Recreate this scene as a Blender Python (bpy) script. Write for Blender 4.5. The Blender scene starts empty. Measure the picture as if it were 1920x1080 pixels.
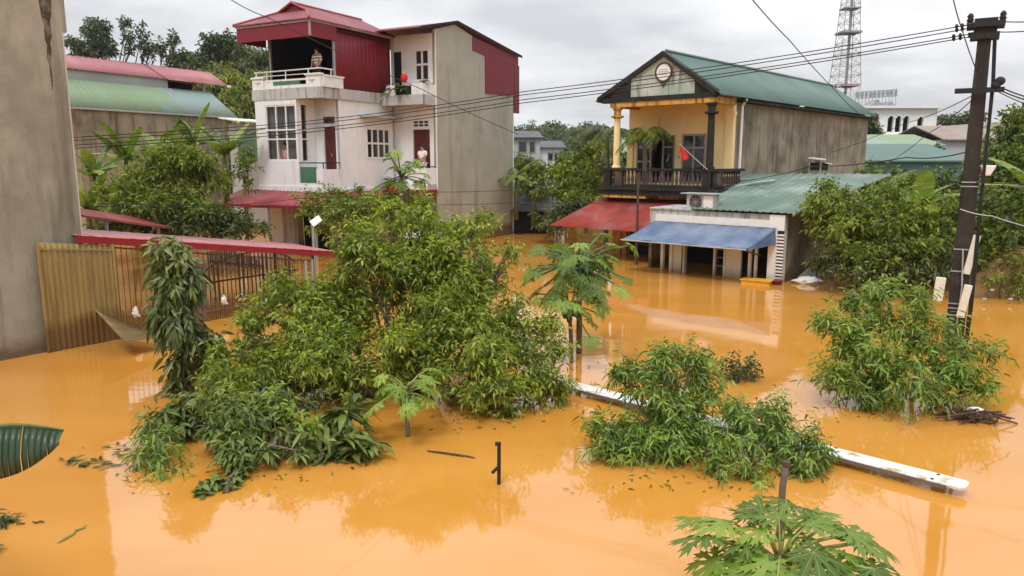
import bpy, math, random
import numpy as np
from mathutils import Vector, Matrix
S = bpy.context.scene
COL = S.collection
R = math.radians
rng = np.random.default_rng(7)
random.seed(7)

# ------------------------------------------------------------------ camera, sky, sun, exposure
CAM_H = 3.3; FPX = 1403.0; PITCH = math.atan(240/1403)
cd = bpy.data.cameras.new("camera"); cam = bpy.data.objects.new("camera", cd); COL.objects.link(cam)
cam.location = (0, 0, CAM_H); cam.rotation_euler = (math.pi/2 - PITCH, 0, 0)
cd.sensor_width = 36; cd.lens = 36*FPX/1920; cd.clip_start = 0.05; cd.clip_end = 3000
S.camera = cam
S.render.resolution_x = 1024; S.render.resolution_y = 576

SUN_EL, SUN_AZ = R(58), R(200)
w = bpy.data.worlds.new("World"); S.world = w; w.use_nodes = True
nt = w.node_tree; N = nt.nodes; K = nt.links
for n in list(N): N.remove(n)
out = N.new('ShaderNodeOutputWorld'); bg = N.new('ShaderNodeBackground'); bg.inputs[1].default_value = 0.1
sky = N.new('ShaderNodeTexSky'); sky.sky_type = 'NISHITA'; sky.sun_disc = False
sky.sun_elevation = SUN_EL; sky.sun_rotation = SUN_AZ; sky.air_density = 1.0; sky.dust_density = 3.0
tc = N.new('ShaderNodeTexCoord'); sep = N.new('ShaderNodeSeparateXYZ')
K.new(tc.outputs['Generated'], sep.inputs[0])
# flat cloud deck: direction divided by elevation, so clouds shrink towards the horizon
mx = N.new('ShaderNodeMath'); mx.operation = 'MAXIMUM'; mx.inputs[1].default_value = 0.0
K.new(sep.outputs[2], mx.inputs[0])
ad = N.new('ShaderNodeMath'); ad.operation = 'ADD'; ad.inputs[1].default_value = 0.16; K.new(mx.outputs[0], ad.inputs[0])
dx = N.new('ShaderNodeMath'); dx.operation = 'DIVIDE'; K.new(sep.outputs[0], dx.inputs[0]); K.new(ad.outputs[0], dx.inputs[1])
dy = N.new('ShaderNodeMath'); dy.operation = 'DIVIDE'; K.new(sep.outputs[1], dy.inputs[0]); K.new(ad.outputs[0], dy.inputs[1])
cmb = N.new('ShaderNodeCombineXYZ'); K.new(dx.outputs[0], cmb.inputs[0]); K.new(dy.outputs[0], cmb.inputs[1]); cmb.inputs[2].default_value = 3.3
cn = N.new('ShaderNodeTexNoise'); cn.inputs['Scale'].default_value = 0.9; cn.inputs['Detail'].default_value = 7; cn.inputs['Roughness'].default_value = 0.55
K.new(cmb.outputs[0], cn.inputs['Vector'])
cr = N.new('ShaderNodeValToRGB'); K.new(cn.outputs[0], cr.inputs[0])
e = cr.color_ramp.elements
e[0].position = 0.36; e[0].color = (0.60, 0.61, 0.64, 1); e[1].position = 0.62; e[1].color = (0.95, 0.955, 0.97, 1)
# overcast sky: brighter overhead than at the horizon
zm = N.new('ShaderNodeMath'); zm.operation = 'MULTIPLY_ADD'; K.new(mx.outputs[0], zm.inputs[0]); zm.inputs[1].default_value = 9.5; zm.inputs[2].default_value = 7.7
vm = N.new('ShaderNodeVectorMath'); vm.operation = 'SCALE'; K.new(cr.outputs[0], vm.inputs[0]); K.new(zm.outputs[0], vm.inputs['Scale'])
mixs = N.new('ShaderNodeMix'); mixs.data_type = 'RGBA'; mixs.inputs[0].default_value = 0.93
K.new(sky.outputs[0], mixs.inputs[6]); K.new(vm.outputs[0], mixs.inputs[7])
K.new(mixs.outputs[2], bg.inputs[0]); K.new(bg.outputs[0], out.inputs[0])

sl = bpy.data.lights.new("sun", 'SUN'); so = bpy.data.objects.new("sun", sl); COL.objects.link(so)
sl.energy = 1.4; sl.angle = R(16); sl.color = (1, 0.975, 0.94)
_d = Vector((math.sin(SUN_AZ)*math.cos(SUN_EL), math.cos(SUN_AZ)*math.cos(SUN_EL), math.sin(SUN_EL)))
so.rotation_euler = _d.to_track_quat('Z', 'Y').to_euler(); so.location = (0, 0, 40)
S.view_settings.view_transform = 'Standard'; S.view_settings.look = 'None'
S.view_settings.exposure = 0.36; S.view_settings.gamma = 1.0
S.cycles.max_bounces = 6; S.cycles.diffuse_bounces = 3; S.cycles.glossy_bounces = 3
S.cycles.transparent_max_bounces = 8; S.cycles.use_denoising = True
S.cycles.caustics_reflective = False; S.cycles.caustics_refractive = False

# ------------------------------------------------------------------ survey helpers (photo measurement -> place in the world)
_F = Vector((0, math.cos(PITCH), -math.sin(PITCH))); _U = Vector((0, math.sin(PITCH), math.cos(PITCH)))
def ray(px, py): return _F + Vector((1, 0, 0))*((px-960)/FPX) - _U*((py-540)/FPX)
def at(px, py, Y): d = ray(px, py); return Vector((0, 0, CAM_H)) + d*(Y/d.y)
def onz(px, py, z=0.0): d = ray(px, py); return Vector((0, 0, CAM_H)) + d*((z-CAM_H)/d.z)

# ------------------------------------------------------------------ scene-graph helpers
def tag(o, label=None, cat=None, group=None, kind=None):
    if label: o['label'] = label
    if cat: o['category'] = cat
    if group: o['group'] = group
    if kind: o['kind'] = kind
    return o
def thing(name, label, cat, loc=(0, 0, 0), rz=0.0, group=None):
    o = bpy.data.objects.new(name, None); COL.objects.link(o); o.empty_display_size = .2
    o.location = loc; o.rotation_euler = (0, 0, rz)
    return tag(o, label, cat, group)
def link(name, me, mat, parent=None):
    o = bpy.data.objects.new(name, me); COL.objects.link(o)
    if mat: me.materials.append(mat)
    if parent: o.parent = parent
    return o
def np_mesh(name, V, tris=None, quads=None, attrs=None, smooth=False):
    me = bpy.data.meshes.new(name)
    V = np.asarray(V, dtype=np.float32).reshape(-1, 3)
    me.vertices.add(len(V)); me.vertices.foreach_set('co', V.ravel())
    idx = []; st = []; p = 0
    if tris is not None and len(tris):
        t = np.asarray(tris, dtype=np.int32).reshape(-1, 3); idx.append(t.ravel()); st.append(np.arange(len(t))*3 + p); p += t.size
    if quads is not None and len(quads):
        q = np.asarray(quads, dtype=np.int32).reshape(-1, 4); idx.append(q.ravel()); st.append(np.arange(len(q))*4 + p); p += q.size
    idx = np.concatenate(idx).astype(np.int32); st = np.concatenate(st).astype(np.int32)
    me.loops.add(len(idx)); me.loops.foreach_set('vertex_index', idx)
    me.polygons.add(len(st)); me.polygons.foreach_set('loop_start', st)
    if smooth: me.polygons.foreach_set('use_smooth', np.ones(len(st), dtype=bool))
    me.update(calc_edges=True)
    for k, a in (attrs or {}).items():
        at_ = me.attributes.new(k, 'FLOAT', 'POINT'); at_.data.foreach_set('value', np.asarray(a, dtype=np.float32))
    me.validate()
    return me
class MB:
    def __init__(s): s.v = []; s.f = []
    def box(s, a0, a1, b0, b1, z0, z1):
        i = len(s.v)
        s.v += [(a0,b0,z0),(a1,b0,z0),(a1,b1,z0),(a0,b1,z0),(a0,b0,z1),(a1,b0,z1),(a1,b1,z1),(a0,b1,z1)]
        s.f += [(i,i+3,i+2,i+1),(i+4,i+5,i+6,i+7),(i,i+1,i+5,i+4),(i+1,i+2,i+6,i+5),(i+2,i+3,i+7,i+6),(i+3,i,i+4,i+7)]
        return s
    def poly(s, pts):
        i = len(s.v); s.v += [tuple(p) for p in pts]; s.f.append(tuple(range(i, i+len(pts)))); return s
    def prism(s, pts, ext):
        n = len(pts); i = len(s.v); ext = Vector(ext)
        s.v += [tuple(p) for p in pts] + [tuple(Vector(p)+ext) for p in pts]
        s.f.append(tuple(range(i, i+n))[::-1]); s.f.append(tuple(range(i+n, i+2*n)))
        for k in range(n): s.f.append((i+k, i+(k+1) % n, i+n+(k+1) % n, i+n+k))
        return s
    def tube(s, path, rad, n=6, cap=True):
        path = [Vector(p) for p in path]; m = len(path)
        if not hasattr(rad, '__len__'): rad = [rad]*m
        i = len(s.v); prev = None
        for k, p in enumerate(path):
            t = (path[min(k+1, m-1)] - path[max(k-1, 0)])
            t = t.normalized() if t.length > 1e-9 else Vector((0, 0, 1))
            if prev is None:
                x = t.cross(Vector((0, 0, 1)));
                if x.length < 1e-3: x = t.cross(Vector((0, 1, 0)))
            else: x = prev - t*prev.dot(t)
            x.normalize(); prev = x; y = t.cross(x)
            for j in range(n):
                a = 2*math.pi*j/n; s.v.append(tuple(p + (x*math.cos(a)+y*math.sin(a))*rad[k]))
        for k in range(m-1):
            for j in range(n):
                s.f.append((i+k*n+j, i+k*n+(j+1) % n, i+(k+1)*n+(j+1) % n, i+(k+1)*n+j))
        if cap:
            s.f.append(tuple(range(i, i+n))[::-1]); s.f.append(tuple(range(i+(m-1)*n, i+m*n)))
        return s
    def lathe(s, c, prof, n=12):
        return s.tube([(c[0], c[1], c[2]+z) for r, z in prof], [max(r, 1e-4) for r, z in prof], n)
    def ball(s, c, r, n=8, m=6):
        rr = r if hasattr(r, '__len__') else (r, r, r); i = len(s.v)
        for k in range(m+1):
            th = math.pi*k/m
            for j in range(n):
                ph = 2*math.pi*j/n
                s.v.append((c[0]+rr[0]*math.sin(th)*math.cos(ph), c[1]+rr[1]*math.sin(th)*math.sin(ph), c[2]+rr[2]*math.cos(th)))
        for k in range(m):
            for j in range(n): s.f.append((i+k*n+j, i+(k+1)*n+j, i+(k+1)*n+(j+1) % n, i+k*n+(j+1) % n))
        return s
    def wall(s, axis, x0, x1, z0, z1, p, th, holes=(), slope=None):
        """wall face at plane p (axis 'a': runs along a at b=p; 'b': runs along b at a=p), thickness th, with openings (x0,x1,z0,z1)"""
        xs = sorted({x0, x1, *[h[0] for h in holes], *[h[1] for h in holes]}); zs = sorted({z0, z1, *[h[2] for h in holes], *[h[3] for h in holes]})
        P = (lambda x, q, z: (x, q, z)) if axis == 'a' else (lambda x, q, z: (q, x, z))
        for q in (p, p+th):
            for i in range(len(xs)-1):
                for j in range(len(zs)-1):
                    cx = (xs[i]+xs[i+1])/2; cz = (zs[j]+zs[j+1])/2
                    if any(h[0] < cx < h[1] and h[2] < cz < h[3] for h in holes): continue
                    s.poly([P(xs[i], q, zs[j]), P(xs[i+1], q, zs[j]), P(xs[i+1], q, zs[j+1]), P(xs[i], q, zs[j+1])])
        def ring(a0, a1, c0, c1):
            for (xa, za), (xb, zb) in (((a0,c0),(a1,c0)),((a1,c0),(a1,c1)),((a1,c1),(a0,c1)),((a0,c1),(a0,c0))):
                s.poly([P(xa, p, za), P(xb, p, zb), P(xb, p+th, zb), P(xa, p+th, za)])
        ring(x0, x1, z0, z1)
        for h in holes: ring(*h)
        return s
    def build(s, name, mat, parent=None, smooth=False, bevel=0):
        me = bpy.data.meshes.new(name); me.from_pydata(s.v, [], s.f); me.update()
        if smooth:
            for p in me.polygons: p.use_smooth = True
        o = link(name, me, mat, parent)
        if bevel:
            m = o.modifiers.new('bevel', 'BEVEL'); m.width = bevel; m.segments = 2; m.limit_method = 'ANGLE'
        return o
def corrugated(name, mat, parent, p00, p10, p01, p11, pitch=.2, amp=.02, thick=.006, rows=2):
    """ribbed metal sheet: p00->p10 across the ribs, p00->p01 along them"""
    p00, p10, p01, p11 = map(Vector, (p00, p10, p01, p11))
    W = max((p10-p00).length, (p11-p01).length); n = max(8, int(W/pitch)*6)
    nor = (p10-p00).cross(p01-p00).normalized()
    if nor.z < 0: nor = -nor
    V = []; 
    for r in range(rows+1):
        g = r/rows
        for i in range(n+1):
            t = i/n; ph = (t*W/pitch) % 1
            h = amp*(1 if ph < .25 else (0 if .35 < ph < .9 else .5))
            V.append((p00.lerp(p10, t)).lerp(p01.lerp(p11, t), g) + nor*h)
    Q = [(r*(n+1)+i, r*(n+1)+i+1, (r+1)*(n+1)+i+1, (r+1)*(n+1)+i) for r in range(rows) for i in range(n)]
    o = link(name, np_mesh(name, [tuple(v) for v in V], quads=Q), mat, parent)
    m = o.modifiers.new('thickness', 'SOLIDIFY'); m.thickness = thick
    return o

# ------------------------------------------------------------------ materials
def mat_new(name):
    m = bpy.data.materials.new(name); m.use_nodes = True; n = m.node_tree.nodes
    return m, n, m.node_tree.links, n['Principled BSDF']
def c4(c): return (c[0], c[1], c[2], 1)
def M(name, c1, c2=None, scale=2.0, rough=.85, bump=0.0, bscale=30, stretch=(1, 1, 1), streak=None, sscale=5, sramp=(.5, .68), spots=None, spscale=1.2, spramp=(.55, .7), metal=0.0, spec=.3, low=None, alpha=None):
    """procedural surface: two-tone noise, optional run-down streaks, optional stain patches, optional tide mark near the water"""
    m, n, k, b = mat_new(name); c2 = c2 or tuple(x*.8 for x in c1)
    tcn = n.new('ShaderNodeTexCoord')
    def noise(sc, st, det=6):
        mp = n.new('ShaderNodeMapping'); mp.inputs['Scale'].default_value = st; k.new(tcn.outputs['Object'], mp.inputs[0])
        t = n.new('ShaderNodeTexNoise'); t.inputs['Scale'].default_value = sc; t.inputs['Detail'].default_value = det; t.inputs['Roughness'].default_value = .6
        k.new(mp.outputs[0], t.inputs['Vector']); return t
    def ramp(src, p0, p1):
        r = n.new('ShaderNodeMapRange'); r.inputs[1].default_value = p0; r.inputs[2].default_value = p1; k.new(src, r.inputs[0]); return r.outputs[0]
    def mix(f, A, B):
        x = n.new('ShaderNodeMix'); x.data_type = 'RGBA'; k.new(f, x.inputs[0])
        for s, v in ((6, A), (7, B)):
            if isinstance(v, tuple): x.inputs[s].default_value = c4(v)
            else: k.new(v, x.inputs[s])
        return x.outputs[2]
    cur = mix(ramp(noise(scale, stretch).outputs[0], .35, .65), tuple(c1), tuple(c2))
    if spots: cur = mix(ramp(noise(spscale, (1, 1, .8)).outputs[0], *spramp), cur, tuple(spots))
    if streak: cur = mix(ramp(noise(sscale, (1, 1, .12)).outputs[0], *sramp), cur, tuple(streak))
    if low:
        sp = n.new('ShaderNodeSeparateXYZ'); k.new(tcn.outputs['Object'], sp.inputs[0])
        ns = noise(2.5, (1, 1, 1)); ma = n.new('ShaderNodeMath'); ma.operation = 'MULTIPLY_ADD'; k.new(ns.outputs[0], ma.inputs[0]); ma.inputs[1].default_value = -low[1]; k.new(sp.outputs[2], ma.inputs[2])
        r = n.new('ShaderNodeMapRange'); r.inputs[1].default_value = low[2]; r.inputs[2].default_value = low[2]-.3; k.new(ma.outputs[0], r.inputs[0])
        cur = mix(r.outputs[0], cur, tuple(low[0]))
    k.new(cur, b.inputs['Base Color']); b.inputs['Roughness'].default_value = rough; b.inputs['Metallic'].default_value = metal
    b.inputs['Specular IOR Level'].default_value = spec
    if bump:
        t = noise(bscale, (1, 1, 1), 4); bn = n.new('ShaderNodeBump'); bn.inputs['Strength'].default_value = bump; bn.inputs['Distance'].default_value = .02
        k.new(t.outputs[0], bn.inputs['Height']); k.new(bn.outputs[0], b.inputs['Normal'])
    return m
def leaf_mat(name, dark, light, trans=.25, rough=.45, vein=None, spec=.35):
    m, n, k, b = mat_new(name)
    a = n.new('ShaderNodeAttribute'); a.attribute_name = 'rnd'
    r = n.new('ShaderNodeValToRGB'); r.color_ramp.elements[0].color = c4(dark); r.color_ramp.elements[0].position = .12; r.color_ramp.elements[1].color = c4(light); r.color_ramp.elements[1].position = .82; e2 = r.color_ramp.elements.new(.97); e2.color = (light[0]*1.35, light[1]*1.12, light[2]*1.2, 1)
    k.new(a.outputs['Fac'], r.inputs[0]); cur = r.outputs[0]
    if vein:
        av = n.new('ShaderNodeAttribute'); av.attribute_name = 'rib'
        mr = n.new('ShaderNodeMapRange'); mr.inputs[1].default_value = .86; mr.inputs[2].default_value = .97; k.new(av.outputs['Fac'], mr.inputs[0])
        x = n.new('ShaderNodeMix'); x.data_type = 'RGBA'; k.new(mr.outputs[0], x.inputs[0]); k.new(cur, x.inputs[6]); x.inputs[7].default_value = c4(vein); cur = x.outputs[2]
    k.new(cur, b.inputs['Base Color']); b.inputs['Roughness'].default_value = rough; b.inputs['Specular IOR Level'].default_value = spec
    t = n.new('ShaderNodeBsdfTranslucent'); mu = n.new('ShaderNodeMix'); mu.data_type = 'RGBA'; mu.blend_type = 'MULTIPLY'; mu.inputs[0].default_value = 1
    k.new(cur, mu.inputs[6]); mu.inputs[7].default_value = (1.5, 1.5, .7, 1); k.new(mu.outputs[2], t.inputs[0])
    ms = n.new('ShaderNodeMixShader'); ms.inputs[0].default_value = trans; k.new(b.outputs[0], ms.inputs[1]); k.new(t.outputs[0], ms.inputs[2])
    k.new(ms.outputs[0], n['Material Output'].inputs[0])
    return m
def glass_mat(name, tint=(.03, .035, .035), clear=.6):
    m, n, k, b = mat_new(name); b.inputs['Base Color'].default_value = c4(tint); b.inputs['Roughness'].default_value = .06; b.inputs['Specular IOR Level'].default_value = .6
    t = n.new('ShaderNodeBsdfTransparent'); ms = n.new('ShaderNodeMixShader'); ms.inputs[0].default_value = clear
    k.new(b.outputs[0], ms.inputs[1]); k.new(t.outputs[0], ms.inputs[2]); k.new(ms.outputs[0], n['Material Output'].inputs[0]); return m

MAT = dict(
    render=M('cement_render', (.325,.31,.255), (.23,.218,.175), .9, streak=(.14,.13,.10), sscale=2.6, sramp=(.48,.72), spots=(.38,.36,.295), spscale=.8, spramp=(.5,.66), bump=.35, low=((.13,.10,.06), .5, .15)),
    grey_render=M('grey_render', (.42,.40,.335), (.35,.335,.275), .9, streak=(.26,.245,.195), sscale=1.9, sramp=(.50,.72), spots=(.30,.285,.23), spscale=.8, bump=.15, low=((.16,.12,.06), .6, .35)),
    old_render=M('stained_render', (.35,.305,.23), (.26,.225,.165), 1.4, streak=(.085,.07,.05), sscale=4.2, sramp=(.50,.74), spots=(.11,.09,.065), spscale=.9, spramp=(.46,.70), bump=.3, low=((.10,.07,.035), .5, .2)),
    white=M('white_plaster', (.80,.80,.80), (.73,.73,.73), 1.5, streak=(.52,.50,.47), sscale=4, sramp=(.56,.80), bump=.1, low=((.42,.29,.15), .35, .12)),
    white_trim=M('white_trim', (.80,.79,.77), (.72,.71,.69), 3, streak=(.42,.40,.36), sscale=7, sramp=(.55,.75), low=((.42,.29,.15), .35, .12)),
    slab=M('grey_slab', (.50,.50,.49), (.42,.42,.41), 2.5, streak=(.16,.15,.13), sscale=7, sramp=(.5,.7)),
    red_sheet=M('dark_red_sheet', (.20,.014,.026), (.165,.012,.022), 2, rough=.5, stretch=(1,1,.3)),
    wine_roof=M('wine_red_roof', (.25,.06,.072), (.20,.048,.058), 1.2, rough=.55, spots=(.30,.11,.115), spscale=.8, stretch=(1,.4,1)),
    red_roof=M('red_metal_roof', (.36,.075,.085), (.28,.055,.065), 1.3, rough=.55, spots=(.42,.16,.16), spscale=.9),
    pink_roof=M('faded_red_roof', (.40,.165,.17), (.31,.11,.12), .8, rough=.6, spots=(.46,.26,.25), spscale=.5, stretch=(1,.3,1)),
    canopy_red=M('canopy_red', (.52,.20,.21), (.44,.15,.16), 2, rough=.4),
    edge_red=M('red_fascia', (.28,.018,.026), (.22,.016,.022), 3, rough=.45),
    tile_red=M('rust_red_sheet', (.34,.045,.03), (.22,.035,.028), 1.6, rough=.6, spots=(.30,.12,.11), spscale=1.1, spramp=(.5,.7)),
    green_roof=M('green_metal_roof', (.095,.165,.138), (.078,.14,.118), .5, rough=.5, spots=(.13,.20,.17), spscale=.3),
    dull_green_roof=M('dull_green_roof', (.145,.205,.165), (.10,.155,.125), .9, rough=.6, spots=(.24,.30,.26), spscale=.6, spramp=(.5,.65), stretch=(1,.2,1)),
    olive_roof=M('patchy_green_roof', (.22,.30,.19), (.20,.28,.15), .35, rough=.6, spots=(.24,.31,.29), spscale=.25, spramp=(.48,.56)),
    greyblue=M('pale_grey_sheet', (.38,.42,.41), (.32,.36,.35), .7, rough=.6),
    fascia_grey=M('weathered_fascia', (.42,.36,.34), (.34,.28,.27), 4, rough=.6),
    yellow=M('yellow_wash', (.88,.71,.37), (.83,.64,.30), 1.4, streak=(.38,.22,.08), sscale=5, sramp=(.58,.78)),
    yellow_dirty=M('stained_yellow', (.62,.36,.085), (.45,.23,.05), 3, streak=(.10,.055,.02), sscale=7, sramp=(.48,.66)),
    black_mould=M('black_mould', (.014,.013,.012), (.028,.025,.022), 3, spots=(.12,.10,.075), spscale=2.6, spramp=(.60,.74), bump=.3),
    mould_stain=M('mouldy_pediment', (.40,.47,.41), (.30,.38,.32), 1.5, streak=(.05,.052,.045), sscale=3.6, sramp=(.56,.68), spots=(.54,.52,.48), spscale=1.7, spramp=(.5,.62), bump=.2),
    baluster=M('mouldy_baluster', (.12,.075,.055), (.05,.04,.034), 4, spots=(.035,.03,.026), spscale=3),
    pole=M('pole_concrete', (.045,.038,.031), (.028,.024,.02), 3, streak=(.013,.011,.01), sscale=6, spots=(.085,.072,.058), spscale=2.2, spramp=(.56,.7), bump=.4),
    damp_stain=M('damp_stain', (.085,.072,.05), (.04,.034,.026), 6, spots=(.17,.15,.105), spscale=7, spramp=(.5,.62)),
    black=M('black_rubber', (.015,.015,.016), (.022,.022,.023), 8, rough=.6),
    iron=M('rusty_iron', (.065,.04,.03), (.11,.065,.045), 6, rough=.8),
    grey_iron=M('grey_iron', (.16,.13,.115), (.10,.08,.07), 6, rough=.7),
    galv=M('galvanised', (.42,.43,.44), (.33,.34,.35), 5, rough=.5, metal=.3),
    dark=M('dark_interior', (.018,.016,.015), (.012,.011,.010), 2, rough=.9),  # near-black colour standing in for shade inside rooms and openings
    dark_wall=M('shaded_wall', (.035,.034,.036), (.025,.025,.027), 2, rough=.9),  # interior shade is put into this wall colour
    door_red=M('maroon_door', (.115,.022,.020), (.085,.016,.016), 5, rough=.45, stretch=(3,3,.3)),
    frame_grey=M('grey_window_frame', (.32,.29,.27), (.25,.225,.21), 6, rough=.6),
    frame_white=M('white_frame', (.80,.80,.78), (.72,.72,.70), 6, rough=.5),
    curtain=M('grey_curtain', (.44,.43,.45), (.20,.195,.20), 7, stretch=(1,1,.02), rough=.9),
    green_panel=M('green_panel', (.045,.15,.075), (.075,.20,.11), 2.2, rough=.5),
    tarp=M('blue_tarp', (.105,.16,.265), (.07,.12,.22), 1.6, rough=.5, spots=(.23,.265,.33), spscale=.9, spramp=(.42,.66), bump=.3, bscale=9),
    tan_sheet=M('muddy_tan_sheet', (.34,.245,.09), (.27,.19,.065), 1.6, stretch=(1,1,.12), rough=.6, spots=(.20,.14,.05), spscale=2.2, streak=(.19,.13,.05), sscale=6, sramp=(.52,.72), low=((.16,.10,.035), .5, .4)),
    bark=M('brown_bark', (.11,.075,.05), (.06,.042,.03), 8, bump=.6, stretch=(1,1,.3)),
    bark_grey=M('grey_bark', (.20,.165,.13), (.11,.09,.07), 8, bump=.6),
    stem=M('green_stem', (.13,.17,.06), (.10,.13,.045), 6, rough=.6),
    petiole=M('pale_petiole', (.26,.30,.09), (.20,.25,.07), 6, rough=.6),
    fruit=M('green_fruit', (.045,.085,.025), (.03,.06,.02), 5, rough=.4),
    beam_white=M('dirty_white_metal', (.72,.72,.70), (.60,.59,.56), 4, rough=.55, spots=(.40,.29,.15), spscale=4.5, spramp=(.56,.66), bump=.2),
    white_plastic=M('white_plastic', (.78,.77,.74), (.70,.69,.66), 5, rough=.5),
    foam=M('foam_board', (.74,.72,.64), (.64,.61,.53), 5, rough=.8),
    mast_haze_grey=M('mast_haze_grey', (.42,.36,.36), (.36,.31,.31), 1),  # lightened grey: distance haze is put into the colour
    lead=M('sign_grey', (.30,.31,.33), (.22,.23,.24), 3),
    far_white=M('far_white_wall', (.78,.78,.75), (.70,.70,.68), .5),
    far_grey=M('far_grey_wall', (.44,.46,.47), (.36,.38,.39), .4),
    slate=M('slate_roof', (.115,.12,.13), (.085,.09,.098), 1.2, rough=.7),
    brown_roof=M('brown_roof', (.32,.25,.21), (.25,.20,.17), .7, rough=.7),
    teal=M('teal_sheet', (.13,.235,.215), (.10,.19,.18), .8, rough=.6, stretch=(1,1,.2)),
    earth=M('muddy_bank', (.22,.13,.05), (.13,.085,.035), 1.2, bump=.5, bscale=8),
    hillside=M('hillside', (.035,.06,.022), (.05,.075,.028), .15, bump=.5, bscale=1),
    skin=M('skin', (.48,.27,.19), (.44,.245,.17), 9, rough=.6),
    hair=M('black_hair', (.012,.010,.010), (.02,.018,.016), 20, rough=.5),
    cloth_white=M('white_cloth', (.78,.76,.74), (.68,.66,.65), 9),
    cloth_pink=M('salmon_cloth', (.58,.30,.24), (.52,.26,.21), 9),
    cloth_dark=M('dark_cloth', (.03,.032,.05), (.022,.024,.036), 9),
    cloth_lav=M('lilac_cloth', (.42,.30,.36), (.36,.26,.31), 9),
    flag=M('red_flag', (.62,.03,.025), (.50,.022,.02), 4, rough=.7),
    yellow_plastic=M('yellow_plastic', (.80,.42,.03), (.70,.35,.025), 4, rough=.45),
    terracotta=M('terracotta', (.42,.13,.05), (.33,.095,.04), 5),
    clear_pane=glass_mat('clear_pane', clear=.8), dark_pane=glass_mat('dark_pane', clear=.15),
)
LEAF = dict(
    olive=leaf_mat('olive_leaf', (.070,.110,.012), (.310,.400,.055), .38, rough=.38, spec=.45),
    willow=leaf_mat('fresh_leaf', (.050,.098,.012), (.225,.350,.055), .34, rough=.38, spec=.45),
    vine=leaf_mat('dark_drooping_leaf', (.026,.046,.012), (.120,.160,.045), .15, rough=.38, spec=.42),
    vinetop=leaf_mat('pale_drooping_leaf', (.06,.09,.025), (.20,.25,.08), .22, rough=.38),
    mango=leaf_mat('glossy_long_leaf', (.034,.058,.011), (.175,.230,.045), .2, rough=.4, spec=.4),
    papaya=leaf_mat('papaya_leaf', (.070,.130,.015), (.200,.320,.042), .25, vein=(.25,.31,.10), rough=.42),
    papaya_light=leaf_mat('young_papaya_leaf', (.14,.24,.025), (.27,.39,.055), .32, vein=(.32,.40,.12)),
    banana=leaf_mat('banana_leaf', (.07,.125,.018), (.21,.30,.05), .3, vein=(.30,.36,.12), rough=.35),
    banana_dark=leaf_mat('dark_banana_leaf', (.016,.040,.018), (.045,.08,.034), .12, vein=(.13,.15,.09), rough=.3, spec=.5),
    tree=leaf_mat('tree_leaf', (.034,.060,.010), (.165,.225,.028), .26),
    tree_light=leaf_mat('light_tree_leaf', (.060,.095,.012), (.225,.295,.036), .3),
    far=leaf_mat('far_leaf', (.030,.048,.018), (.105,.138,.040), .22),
    far_light=leaf_mat('far_light_leaf', (.085,.115,.018), (.22,.26,.045), .25),
)

# ------------------------------------------------------------------ foliage
def nrm(a): return a/np.maximum(np.linalg.norm(a, axis=-1, keepdims=True), 1e-9)
def leaf_arrays(P, D, Nn, L, W, droop=0.0, long=False, rnd=None):
    n = len(P); D = nrm(D); Sx = nrm(np.cross(D, Nn)); Nz = np.cross(Sx, D)
    L = L[:, None]; W = W[:, None]; Z = np.array([0, 0, 1.0])
    if not long:
        V = np.stack([P, P+D*L*.45+Sx*W*.5+Nz*W*.14, P+D*L-Z*L*droop, P+D*L*.45-Sx*W*.5+Nz*W*.14], 1)
        b = np.arange(n)[:, None]*4
        T = np.concatenate([b+[0, 1, 2], b+[0, 2, 3]]); Q = None; kv = 4
    else:
        p1 = P+D*L*.3-Z*L*droop*.09; p2 = P+D*L*.68-Z*L*droop*.46; p3 = P+D*L-Z*L*droop
        V = np.stack([P, p1+Sx*W*.45+Nz*W*.12, p1-Sx*W*.45+Nz*W*.12, p2+Sx*W*.42+Nz*W*.1, p2-Sx*W*.42+Nz*W*.1, p3, p1, p2], 1)
        b = np.arange(n)[:, None]*8
        T = np.concatenate([b+[0, 1, 6], b+[0, 6, 2], b+[3, 5, 7], b+[7, 5, 4]]); Q = np.concatenate([b+[1, 3, 7, 6], b+[6, 7, 4, 2]]); kv = 8
    if rnd is None: rnd = rng.random(n)
    return V.reshape(-1, 3), T, Q, np.repeat(np.clip(rnd, 0, 1), kv)
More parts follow.
